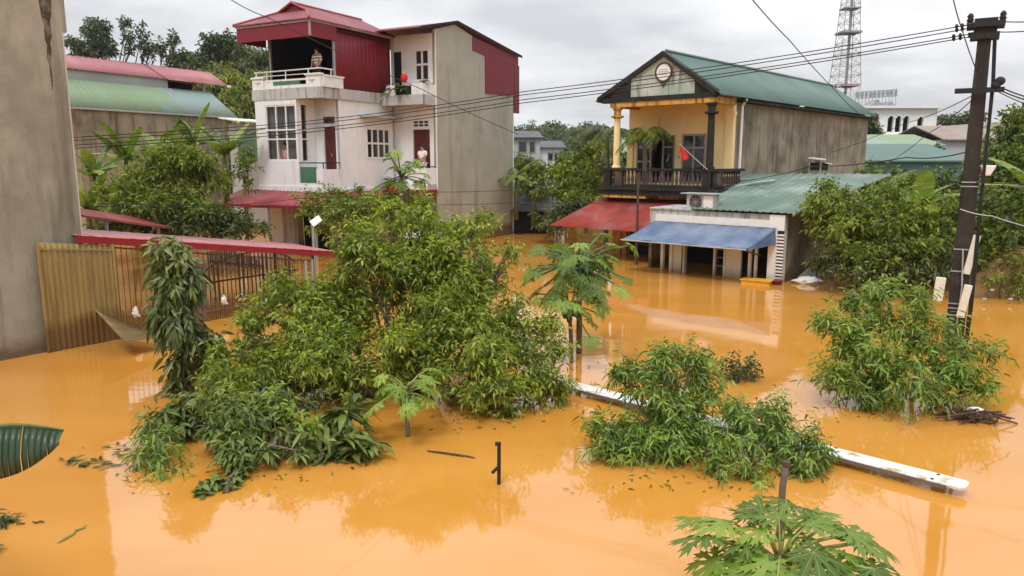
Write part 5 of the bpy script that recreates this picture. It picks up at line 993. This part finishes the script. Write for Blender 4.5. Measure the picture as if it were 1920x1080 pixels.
cl = [C_(1640, 590, 10.4, 45, 45), C_(1720, 605, 10.4, 45, 45), C_(1585, 630, 10.3, 45, 40), C_(1660, 655, 10.0, 90, 55), C_(1760, 640, 10.2, 60, 45), C_(1620, 700, 9.8, 75, 45), C_(1720, 710, 9.7, 100, 50), C_(1800, 695, 9.9, 55, 35), C_(1655, 548, 10.6, 14, 26), C_(1718, 560, 10.6, 20, 24), C_(1592, 572, 10.5, 18, 24), C_(1548, 605, 10.3, 14, 18), C_(1835, 660, 9.9, 30, 16), C_(1840, 725, 9.7, 35, 20), C_(1570, 720, 9.7, 22, 26), C_(1640, 745, 9.6, 50, 20), C_(1780, 745, 9.6, 50, 20)]
plant('willowy_bush', 'wide drowned bush with narrow drooping leaves in front of the utility pole', 'bush', onz(1700, 755), cl, 'willow', r0=.035, dens=38, L=.12, W=.025, k=12, tw=.46, up=.7, droop=.38, long=True, sub=8, subr=.35, inner=.2, gap=.08)
cl = [C_(1386, 688, 11, 32, 28), C_(1406, 700, 11, 18, 18), C_(1364, 698, 11, 16, 18)]
plant('small_bush', 'small round dark bush alone in open water', 'bush', onz(1388, 720), cl, 'vine', r0=.018, dens=75, L=.075, W=.034, k=7, tw=.2, up=.6, droop=.1)
# banana leaf in the left foreground
c = at(-70, 860, 4.5); bt = thing('banana_plant', 'near banana plant whose dark leaf pokes in at the left edge', 'banana plant', (c.x-.25, 4.45, 0)); 
st = MB(); st.tube([(0, 0, -.5), (0, 0, .9), (.03, 0, 1.5)], [.10, .09, .05], 10); st.build('stem', MAT['stem'], bt, smooth=True)
V = []; A = []; Q = []; tip = at(120, 807, 4.5)-Vector((c.x-.25, 4.45, 0)); base_ = Vector((.03, 0, 1.45)); nn = 22
for i in range(nn):
    for t_ in (i/nn, (i+1)/nn - (.007 if i in (9, 15) else 0)):
        m_ = base_.lerp(tip, t_)+Vector((0, 0, .16*math.sin(math.pi*min(1, t_))*(.7))); w_ = .33*(1-.12*t_)*(1 if t_ < .55 else (1-((t_-.55)/.45)**2*.83)); jt = random.uniform(-.006, .006)
        for q in (0, .33, .66, 1): V.append((m_.x+q*.03+jt*q*.3, m_.y-.10*math.sin(q*1.6)+jt*q*.5, m_.z-w_*q)); A.append(1.0 if q == 0 else 0)
    b_ = len(V)-8
    for q in range(3): Q.append((b_+q, b_+4+q, b_+5+q, b_+1+q))
lo = link('leaf', np_mesh('leaf', V, None, Q, {'rnd': np.repeat(rng.uniform(.25, .6, len(V)//8), 8), 'rib': A}), LEAF['banana_dark'], bt); lo.modifiers.new('thickness', 'SOLIDIFY').thickness = .003
MB().tube([base_.lerp(tip, g)+Vector((0, 0, .112*math.sin(math.pi*g)+.004)) for g in np.linspace(0, 1, 14)], list(np.linspace(.02, .005, 14)), 6).build('midrib', MAT['stem'], lo)
for (az, el, L_, W_) in ((-40, -62, 1.0, .10), (160, 30, 1.4, .22), (200, 40, 1.3, .22)):
    V, A, Q, mid = banana_blade(L_, W_, .7, .7); Mx = Matrix.Rotation(R(az), 3, 'Z') @ Matrix.Rotation(-R(el), 3, 'Y'); V = V @ np.array(Mx).T + np.array([.02, 0, 1.3]); link('leaf', np_mesh('leaf', V, None, Q, {'rnd': np.full(len(V), random.random()), 'rib': A}), LEAF['banana_dark'], bt)
long_leaf_bush('drowned_bush', 'dark leaf tuft poking in at the left edge below the banana leaf', (-12, 1000), [(2, 962, 6.4, .55), (-12, 975, 6.4, .6)], L=.22, W=.05, lm='vine')
long_leaf_bush('drowned_bush', 'dark leaf tips in the bottom left corner of the photo', (-18, 1085), [(-8, 1062, 5.9, .45)], L=.22, W=.06, lm='vine')
# trees beside and behind the houses
def bgtree(label, base, cl, lm='tree', L=.2, W=.085, dens=11, k=8, tw=.5, r0=.12, name='broadleaf_tree', cat='tree', grp=None, **kw):
    kw.setdefault('sub', 8); kw.setdefault('subr', .34); dens *= 1.15; kw.setdefault('up', .3); kw.setdefault('droop', .25)
    return plant(name, label, cat, base, cl, lm, r0=r0, group=grp, dens=dens, L=L, W=W, k=k, tw=tw, **kw)
bgtree('bright green leafy tree in front of the long shed wall', onz(330, 445), [C_(330, 310, 23, 60, 45), C_(280, 350, 22.5, 65, 50), C_(372, 340, 22.5, 62, 48), C_(250, 395, 22, 45, 40), C_(385, 405, 22, 34, 30), C_(330, 400, 21.5, 80, 42), C_(210, 370, 23, 25, 30)], 'tree_light', L=.17, W=.075, dens=20)
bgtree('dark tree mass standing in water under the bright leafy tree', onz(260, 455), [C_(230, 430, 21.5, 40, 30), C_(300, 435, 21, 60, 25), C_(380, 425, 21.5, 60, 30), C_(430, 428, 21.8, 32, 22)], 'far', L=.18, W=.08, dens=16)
bp = lambda px, py, Y: tuple(at(px, py, Y))
def bl(n_, L=1.6, W=.24, e0=20, e1=75): return [(i*137.5+random.uniform(-20, 20), random.uniform(e0, e1), L*random.uniform(.75, 1.15), W*random.uniform(.8, 1.2), random.uniform(.5, 1.2), random.uniform(.2, .8)) for i in range(n_)]
for i, (px, py, Y, hh, lab) in enumerate(((175, 330, 25, 1.0, 'banana plant at the tall wall edge left of the bright leafy tree'), (235, 300, 26, 1.1, 'banana plant second from the tall wall in front of the long shed'), (300, 285, 26.5, 1.0, 'banana plant with drooping leaves above the left of the bright leafy tree'), (362, 272, 27, 1.5, 'banana plant with upright leaf reaching over the shed wall centre'), (420, 290, 26.5, 1.2, 'banana plant at the right end of the long shed wall'), (165, 395, 23.5, .9, 'low banana plant at the tall wall edge above the rust red roof edge'))):
    b_ = at(px, py, Y); banana('banana_plant', lab, (b_.x, b_.y, b_.z-hh), hh, bl(9, 1.5, .20, 5, 80), group='banana plants by the long shed')
bgtree('yellowish green shrub growing up the white house skirt roof', onz(640, 455), [C_(620, 375, 23, 40, 22), C_(665, 395, 22.5, 60, 32), C_(590, 385, 22.5, 32, 22), C_(700, 410, 21.5, 70, 45), C_(640, 425, 21.5, 50, 35), C_(760, 385, 22.5, 50, 26)], 'tree_light', L=.15, W=.07, dens=16, r0=.06, gap=.1)
pb = at(752, 330, 21.5); papaya('papaya_tree', 'papaya crown growing against the white house below the lower maroon door', (pb.x, pb.y), pb.z, ring(22, (60, 40, 20, 0, -20), (.4, .9), (.24, .36)), .06)
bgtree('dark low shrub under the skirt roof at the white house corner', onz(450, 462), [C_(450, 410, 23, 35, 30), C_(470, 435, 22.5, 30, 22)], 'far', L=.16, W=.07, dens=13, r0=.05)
bgtree('dark leafy bush between the side hut and the white house bay', onz(462, 440), [C_(462, 300, 25, 18, 28), C_(452, 335, 24.5, 22, 30)], 'tree', L=.18, W=.08, dens=14, r0=.06)
# gap between the two houses
bgtree('light green tree left of the gabled house balcony', onz(1075, 420), [C_(1080, 312, 33, 40, 28), C_(1035, 335, 32, 40, 28), C_(1100, 340, 31, 45, 40), C_(1050, 365, 31, 45, 25), C_(1105, 385, 29, 40, 30), C_(1120, 290, 33, 25, 30)], 'tree_light', L=.24, W=.10, dens=10)
bgtree('olive tree between the grey side wall and the light green tree', onz(990, 420), [C_(985, 330, 36, 28, 30), C_(1000, 355, 35, 35, 25), C_(975, 318, 38, 14, 20)], 'tree', L=.24, W=.10, dens=10)
bgtree('low dark shrubs hanging over the water by the red awning', onz(1060, 420), [C_(1050, 405, 28, 40, 22), C_(1085, 395, 28, 35, 25), C_(1020, 415, 30, 30, 12)], 'far', L=.2, W=.09, dens=12, r0=.06)
for px, py, Y, lab in ((968, 330, 33, 'banana plant just right of the grey side wall'), (1000, 345, 33.5, 'banana plant above the dark flat roofed shed')):
    b_ = at(px, py, Y); banana('banana_plant', lab, (b_.x, b_.y, b_.z-1.3), 1.3, bl(8, 1.1, .17, 0, 60), group='banana plants between the two houses')
# palms
def palm(label, top, fr, L=1.6, hgt=4, lm='tree'):
    t = thing('palm_tree', label, 'palm tree', (top.x, top.y, top.z-hgt)); MB().tube([(0, 0, -.5), (.03, 0, hgt*.5), (0, 0, hgt)], [.09, .07, .06], 8).build('trunk', MAT['bark_grey'], t)
    P = []; D = []; NN = []; Ls = []; rb = MB()
    for i in range(fr):
        a = i*137.5*math.pi/180; e_ = random.uniform(.2, 1.2); Lf = L*random.uniform(.8, 1.1); pts = []
        for g in np.linspace(0, 1, 9): rr_ = Lf*g*math.cos(e_*(1-g*.3)); pts.append(Vector((math.cos(a)*rr_, math.sin(a)*rr_, hgt+Lf*g*math.sin(e_)*(1-.2*g)-.75*Lf*g*g)))
        rb.tube(pts, list(np.linspace(.02, .005, 9)), 4)
        for g in np.linspace(.12, .98, 26):
            x = g*8; i0 = min(int(x), 7); p = pts[i0].lerp(pts[i0+1], x-i0); d = (pts[i0+1]-pts[i0]).normalized(); sd = d.cross(Vector((0, 0, 1))).normalized()
            for sg in (-1, 1): P.append(p); D.append(d*.55+sd*sg-Vector((0, 0, .45))); NN.append((0, 0, 1)); Ls.append(L*.30*(1-abs(g-.45)*.9))
    Ls = np.array(Ls); V, T, Q, A = leaf_arrays(np.array(P), np.array(D), np.array(NN, float)+rng.normal(size=(len(P), 3))*.2, Ls, Ls*.10, .3, True)
    rb.build('frond_ribs', MAT['stem'], t); link('fronds', np_mesh('fronds', V, T, Q, {'rnd': A}), LEAF[lm], t)
palm('bright areca palm on the balcony in front of the yellow wall', h2(-.98, .55, 4.15), 15, 1.15, 1.75, 'tree_light')
palm('dark palm behind the left column of the gabled house', at(1140, 250, 29.5), 11, 1.7, 4.5, 'far'); palm('small far palm silhouetted above the light green tree', at(1102, 248, 34), 10, 1.3, 4, 'far')
# right side greenery
bgtree('large green tree right of the flooded shop', onz(1650, 530), [C_(1580, 390, 20, 65, 45), C_(1660, 400, 19.5, 75, 50), C_(1590, 450, 19, 70, 45), C_(1700, 450, 18.5, 75, 50), C_(1640, 480, 18.5, 70, 35), C_(1750, 420, 18.5, 50, 50), C_(1540, 420, 19.8, 30, 40), C_(1565, 360, 20.5, 28, 22)], 'tree_light', L=.15, W=.065, dens=22)
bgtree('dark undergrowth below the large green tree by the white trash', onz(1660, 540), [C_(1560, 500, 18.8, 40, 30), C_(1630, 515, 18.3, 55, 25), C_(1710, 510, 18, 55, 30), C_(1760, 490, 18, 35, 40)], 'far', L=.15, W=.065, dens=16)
bgtree('dark bushy tree behind the utility pole', onz(1740, 520), [C_(1690, 350, 24, 50, 35), C_(1770, 360, 23, 50, 45), C_(1640, 335, 25, 40, 25), C_(1735, 390, 22, 50, 40)], 'tree', L=.18, W=.08, dens=14)
def bankpt(px, Y): x = (px-960)/FPX*Y*1.014; return (x, Y, float(land_h(np.array(x), np.array(Y))))
bgtree('tall dark green tree rising at the right edge of the photo', bankpt(1900, 21), [C_(1895, 270, 22, 45, 45), C_(1905, 330, 21, 55, 55), C_(1860, 340, 21, 35, 45), C_(1880, 400, 20, 55, 45), C_(1915, 232, 22, 34, 28), C_(1870, 300, 21.5, 34, 30), C_(1900, 440, 19.8, 50, 40), C_(1940, 400, 19.5, 50, 60)], 'tree', L=.17, W=.075, dens=18)
bgtree('pale leafy shrub on the bank right of the utility pole', bankpt(1880, 18.6), [C_(1860, 440, 19, 45, 40), C_(1910, 450, 18.5, 45, 40), C_(1850, 480, 18.5, 35, 25), C_(1895, 490, 18.2, 40, 22)], 'tree_light', L=.14, W=.06, dens=18, r0=.06)
bgtree('low yellowish weeds on the muddy bank edge', bankpt(1895, 17.6), [C_(1880, 525, 17.6, 35, 16), C_(1915, 535, 17.5, 30, 18), C_(1935, 515, 17.6, 30, 20)], 'tree_light', L=.11, W=.04, dens=16, r0=.03)
for px, py, Y, hh, lab, az in ((1720, 370, 20, 1.2, 'banana plant with one bright upright leaf behind the large green tree', 0), (1660, 345, 23, 1.3, 'banana plant with dark broad leaves above the shop roof end', 0)):
    b_ = at(px, py+20, Y); banana('banana_plant', lab, (b_.x, b_.y, b_.z-hh), hh, ([(-90, 78, 1.0, .30, .15, .2)] if px == 1720 else []) + bl(6 if px != 1500 else 4, 1.15, .2, 25, 75), group='banana plants right of the shop')
b_ = bankpt(1930, 18); banana('banana_plant', 'banana plant with long pale leaf arching at the right edge of the bank', b_, 1.6, [(165, 35, 1.3, .17, .8, .5), (200, 50, 1.2, .2, .6, .5), (120, 60, 1.5, .2, .8, .5), (30, 50, 1.4, .2, .8, .5), (280, 40, 1.3, .2, .9, .6)], group='banana plants right of the shop')
bgtree('round tree crown behind the far hotel', bankpt(1800, 95), [C_(1785, 237, 95, 42, 16), C_(1752, 243, 95, 22, 10), C_(1815, 228, 95, 28, 15)], 'far', L=.5, W=.24, dens=3, tw=.9, r0=.2)
bgtree('dark tree squeezed between stained house wall and far hotel', bankpt(1640, 60), [C_(1630, 238, 60, 9, 16), C_(1640, 248, 60, 10, 8)], 'far', L=.4, W=.2, dens=4, tw=.8, r0=.2)
# skyline trees of the left hill
def hillpt(px, Y): x = (px-960)/FPX*Y*1.014; return (x, Y, float(land_h(np.array(x), np.array(Y)))-.3)
sk_ = [(180, [C_(182, 68, 86, 24, 28), C_(172, 100, 86, 28, 22), C_(205, 98, 86, 14, 14)], 'bushy dark skyline tree leftmost above the faded red roof'), (240, [C_(238, 45, 88, 9, 14), C_(240, 75, 88, 10, 12), C_(244, 95, 88, 9, 12)], 'thin wispy skyline tree second from the left'), (268, [C_(266, 60, 88, 11, 20), C_(272, 92, 88, 16, 16), C_(282, 100, 88, 10, 10)], 'slender tiered skyline tree right of the wispy one'), (325, [C_(328, 85, 84, 10, 18), C_(322, 110, 84, 26, 20), C_(303, 100, 84, 10, 22), C_(350, 115, 84, 18, 15)], 'pointed dark skyline trees in the middle of the hill'), (430, [C_(425, 82, 80, 30, 20), C_(410, 100, 80, 22, 15), C_(450, 100, 80, 22, 12)], 'round crowned skyline tree beside the white house roof'), (480, [C_(482, 118, 74, 22, 18), C_(470, 140, 74, 26, 20)], 'low bushy skyline tree touching the white house terrace'), (385, [C_(385, 122, 80, 18, 18), C_(365, 118, 80, 16, 14)], 'small dark skyline tree left of the round crowned one'), (140, [C_(140, 90, 86, 16, 18), C_(150, 105, 86, 14, 12)], 'low dark skyline tree next to the tall cement wall')]
for px, cl, lab in sk_:
    Y = cl[0][1]; b_ = hillpt(px, Y); thin = px in (240, 268); plant('skyline_tree', lab, 'tree', b_, cl, 'far', r0=.14, group='trees on the hill skyline', dens=1.6 if thin else 2.6, L=.55, W=.26, k=7, tw=.9, up=.2, droop=.2, sub=5, subr=.5, gap=.25 if thin else .1)
for px, Y, cl, lab in ((1035, 210, [C_(1032, 240, 210, 16, 10), C_(1050, 243, 210, 14, 8)], 'far hill tree clump nearest the small cream house'),):
    plant('hill_tree', lab, 'tree', hillpt(px, Y), cl, 'far', r0=.3, dens=.6, L=1.1, W=.6, k=7, tw=1.8, sub=5)
# bamboo-like slope right of the shed
bgtree('yellow green bamboo thicket on the slope behind the long shed', hillpt(450, 60), [C_(450, 175, 58, 30, 40), C_(475, 160, 60, 22, 30), C_(440, 215, 55, 30, 35), C_(470, 215, 54, 25, 35), C_(420, 160, 62, 24, 22)], 'far_light', L=.42, W=.12, dens=6, tw=1.0, k=9, r0=.12, droop=.5)
# far-off wood as one mass
def forest(name, n_, xr, yr, rad, dens, L, lm, cond=None):
    cl = []
    while len(cl) < n_:
        x = random.uniform(*xr); y = random.uniform(*yr)
        if cond and not cond(x, y): continue
        z = float(land_h(np.array(x), np.array(y))); r = random.uniform(.7, 1.3)*rad; cl.append((x, y, z+r*random.uniform(.8, 1.5), r, r, r*random.uniform(.9, 1.5)))
    o = link(name, foliage_mesh(name, cl, dens, L, L*.5, 6, L*1.8, .2, .2, sub=0, inner=.5, zmin=-5), LEAF[lm]); return tag(o, kind='stuff')
forest('hill_forest', 330, (-82, -20), (62, 108), 1.7, 2.0, .55, 'far', lambda x, y: -.86 < x/y < -.28)
forest('hill_scrub', 60, (-30, -14), (46, 66), 1.5, 1.8, .5, 'far_light', lambda x, y: -.45 < x/y < -.29)
forest('slope_forest', 110, (-40, -18), (56, 95), 1.4, 2.4, .5, 'far_light', lambda x, y: -.425 < x/y < -.28)
forest('far_forest', 240, (-8, 30), (150, 235), 2.2, .7, 1.0, 'far', lambda x, y: -.03 < x/y < .12)
forest('right_far_forest', 160, (60, 230), (130, 220), 2.0, .7, 1.0, 'far', lambda x, y: .42 < x/y < .95)
forest('far_scrub', 50, (4, 14), (44, 90), 1.2, 1.6, .5, 'far', lambda x, y: .085 < x/y < .16)
forest('right_scrub', 70, (22, 70), (44, 85), 1.1, 1.6, .55, 'far', lambda x, y: .53 < x/y < .8)
forest('bank_undergrowth', 60, (10.4, 19), (18.2, 26), .55, 14, .15, 'tree', lambda x, y: x > 9.9+.05*(y-17)+.6)

# ------------------------------------------------------------------ floating and standing odds and ends
p0, p1 = onz(1050, 716, .10), onz(1792, 914, .06); d = (p1-p0); L_ = d.length
t = thing('white_beam', 'long white flat metal beam lying across the drowned bushes', 'beam', p0, math.atan2(d.y, d.x))
MB().box(0, L_-.02, -.125, .125, -.012, .016).build('body', MAT['beam_white'], t, bevel=.008); MB().box(.0, L_-.06, -.135, -.127, -.035, .004).build('edge', MAT['grey_iron'], t); MB().prism([(L_-.021, -.123, -.011), (L_+.05, -.123, -.011), (L_+.10, -.07, -.011), (L_+.10, .08, -.011), (L_+.06, .123, -.011), (L_-.021, .123, -.011)], (0, 0, .025)).build('end_cap', MAT['beam_white'], t)
hm = MB()
for x, y in ((L_-.2, -.08), (L_-.18, .08), (L_-1.75, .02)): hm.lathe((x, y, .0162), [(.018, 0), (.018, .004)], 8)
hm.build('bolt_hole', MAT['dark'], t)
pb = onz(935, 908); t = thing('iron_stake', 'short black iron stake with side peg standing in open water', 'stake', pb); MB().tube([(0, 0, -.5), (.005, 0, .43)], .019, 8).build('shaft', MAT['black'], t); MB().tube([(0, 0, .19), (-.07, -.02, .13)], .018, 8).build('peg', MAT['black'], t); MB().box(-.035, .025, -.02, .02, .425, .455).build('cap', MAT['black'], t)
pb = onz(1461, 1012); t = thing('brown_pipe', 'brown upright pipe rising behind the nearest papaya crown', 'pipe', pb); MB().tube([(0, 0, -.5), (0, 0, .5), (.02, 0, .71)], [.032, .03, .028], 10).build('shaft', MAT['grey_iron'], t, smooth=True); MB().lathe((.02, 0, .69), [(.036, 0), (.036, .04)]).build('cap', MAT['iron'], t)
def floater(name, label, cat, a, b_, r=.012, mt='bark', zz=.008, kn=6):
    p, q = onz(*a), onz(*b_); pts = [p.lerp(q, g)+Vector((random.uniform(-.02, .02), random.uniform(-.02, .02), zz+random.uniform(0, .01))) for g in np.linspace(0, 1, kn)]; c = pts[0].copy(); o = MB().tube([x-c for x in pts], [r*.6]+[r]*(kn-2)+[r*.4], 6).build(name, MAT[mt], None); o.location = c; return tag(o, label, cat)
floater('floating_stick', 'dark knobbly stick floating left of the iron stake', 'stick', (800, 848), (893, 860), .012)
floater('floating_stalk', 'pale yellow stalk floating near the left foreground', 'stalk', (112, 1020), (163, 985), .011, 'petiole')
floater('floating_twig', 'tiny dark twig floating below the left banana leaf', 'twig', (30, 988), (48, 982), .008); floater('floating_twig', 'second tiny twig just right of the first below the banana leaf', 'twig', (62, 981), (84, 980), .008)
def float_leaves(name, label, spots, L=.12, lm='vine', cat='floating leaves'):
    c = onz(*spots[0]); P = []; D = []
    for (px, py) in spots:
        for i in range(5): p = onz(px+random.uniform(-14, 14), py+random.uniform(-4, 4))-c; P.append((p.x, p.y, random.uniform(.004, .03))); D.append((random.gauss(0, 1), random.gauss(0, 1), .15))
    m_ = len(P); V, T, Q, A = leaf_arrays(np.array(P), np.array(D), np.array([[0, 0, 1.0]]*m_)+rng.normal(size=(m_, 3))*.25, np.full(m_, L), np.full(m_, L*.35), .1, True); V[:, 2] = np.maximum(V[:, 2], .004)
    o = link(name, np_mesh(name, V, T, Q, {'rnd': A}), LEAF[lm]); o.location = c; return tag(o, label, cat)
float_leaves('floating_leaves', 'drifting patch of dark leaves right of the left banana leaf', [(125, 870), (145, 868), (185, 870), (200, 874), (160, 873)], .13)
float_leaves('floating_leaves', 'few dark leaves drifting at the left end of the thicket by the pale weeds', [(215, 838), (235, 845), (228, 852)], .10)
# loose leaf litter drifting round the drowned plants and along the wall foot
P = []; D = []
for (cx, cy, sx, sy, n_) in ((450, 880, 150, 35, 60), (250, 880, 40, 40, 25), (760, 790, 180, 22, 45), (1300, 900, 180, 20, 50), (1700, 775, 150, 15, 40), (1500, 545, 110, 6, 40), (230, 650, 90, 10, 30), (1080, 690, 60, 14, 14), (960, 460, 60, 10, 18)):
    for i in range(n_): p = onz(cx+random.gauss(0, .5)*sx*1.3, cy+random.gauss(0, .5)*sy*1.3); P.append((p.x, p.y, random.uniform(.003, .012))); D.append((random.gauss(0, 1), random.gauss(0, 1), random.uniform(-.05, .15)))
m_ = len(P); V, T, Q, A = leaf_arrays(np.array(P), np.array(D), np.array([[0, 0, 1.0]]*m_)+rng.normal(size=(m_, 3))*.15, rng.uniform(.04, .11, m_), rng.uniform(.012, .03, m_), 0, False); V[:, 2] = np.maximum(V[:, 2], .003)
tag(link('leaf_litter', np_mesh('leaf_litter', V, T, None, {'rnd': A}), LEAF['vine']), kind='stuff')
# debris
pb = onz(1826, 790); t = thing('debris_raft', 'dark tangle of sticks and plastic floating right of the wide bush', 'debris', pb)
mb = MB()
for i in range(42): a = random.uniform(0, 6.28); c = Vector((random.uniform(-.3, .3), random.uniform(-.18, .14), random.uniform(0, .12))); l_ = random.uniform(.1, .32); dd = Vector((math.cos(a)*l_, math.sin(a)*l_*.6, random.uniform(-.05, .1))); mb.tube([c-dd, c+dd], random.uniform(.006, .016), 5)
mb.build('sticks', MAT['iron'], t); MB().ball((.08, .12, .10), (.12, .08, .05)).ball((.22, .05, .06), (.07, .06, .04)).build('plastic_scrap', MAT['white_plastic'], t, smooth=True); MB().ball((-.02, .10, .09), (.07, .05, .03)).build('cloth_scrap', MAT['cloth_pink'], t, smooth=True)
mb = MB(); mb.tube([(-.45, .45, .25), (-.2, .2, .14), (.05, -.02, .04)], [.03, .025, .015], 6); mb.build('branch', MAT['bark'], t)
def crumple(name, label, pb, r, mt, cat, seed):
    g = random.Random(seed); mb = MB(); mb.ball((0, 0, 0), (1, 1, 1), 14, 9); V = [(v[0]*r[0]*g.uniform(.6, 1.15), v[1]*r[1]*g.uniform(.6, 1.15), max(v[2]*r[2]*g.uniform(.5, 1.2)+r[2]*.5, -.03)) for v in mb.v]; mb.v = V; o = mb.build(name, MAT[mt], None); o.location = pb; return tag(o, label, cat)
crumple('trash_sheet', 'crumpled white plastic sheet washed up at the shop side wall', onz(1515, 531), (.42, .25, .12), 'white_plastic', 'plastic sheet', 3)
mb = MB(); mb.prism([(-.35, .1, .08), (.28, .1, .1), (.32, .1, .62), (.22, .1, .6)], (.03, .05, 0)); o = mb.build('grey_canvas', MAT['galv'], None); o.location = onz(1520, 527); tag(o, 'grey pointed canvas piece standing up behind the white plastic sheet', 'canvas')
crumple('trash_sheet', 'small grey bag beside the pointed canvas under the trees', onz(1556, 522), (.16, .14, .22), 'galv', 'plastic sheet', 5)
crumple('trash_sheet', 'small white plastic bag floating under the large green tree', onz(1612, 530), (.13, .12, .16), 'white_plastic', 'plastic sheet', 8)
for i, (px, py) in enumerate(((1860, 545), (1895, 562), (1845, 562))): crumple('bank_litter', ('pale litter on the muddy bank face', 'litter at the waterline of the bank near right edge', 'small litter at the bank foot right of the pole')[i], at(px, py, 17.1), (.06, .05, .03), 'galv', 'litter', 20+i)
# solar street lamp in front of the white house
pb = at(588, 462, 19.5); t = thing('solar_lamp', 'solar street lamp with tilted white panel in front of the white house', 'street lamp', (pb.x, pb.y, 0)); zt = at(588, 420, 19.5).z
MB().tube([(0, 0, -.8), (0, 0, zt)], .035, 8).build('post', MAT['galv'], t); o = MB().box(-.14, .14, -.11, .11, -.012, .012).build('solar_panel', MAT['white_plastic'], t); o.location = (.10, -.03, zt+.08); o.rotation_euler = (R(42), R(-35), R(20))
t = thing('iron_gate', 'grey slatted gate half sunk before the white house doorway', 'gate', h1(-2.2, -3.2, 0), HRZ); g = MB()
for i in range(22): z = .45-.28*((i-8)/14)**2; g.box(i*.11, i*.11+.05, -.01, .01, -.6, z)
g.build('bars', MAT['grey_iron'], t); MB().box(0, 2.4, .012, .04, .02, .06).build('rail', MAT['iron'], t)

# ------------------------------------------------------------------ damp air
hm_ = bpy.data.materials.new('damp_air'); hm_.use_nodes = True; hn = hm_.node_tree.nodes; hk = hm_.node_tree.links
for x in list(hn):
    if x.type != 'OUTPUT_MATERIAL': hn.remove(x)
ho = next(x for x in hn if x.type == 'OUTPUT_MATERIAL'); pv = hn.new('ShaderNodeVolumePrincipled'); pv.inputs['Color'].default_value = (.92, .94, .97, 1); pv.inputs['Density'].default_value = .00028; pv.inputs['Anisotropy'].default_value = .2
hk.new(pv.outputs[0], ho.inputs['Volume'])
tag(MB().box(-705, 705, -305, 905, -2.6, 60).build('haze', hm_), kind='stuff')
S.cycles.volume_bounces = 0
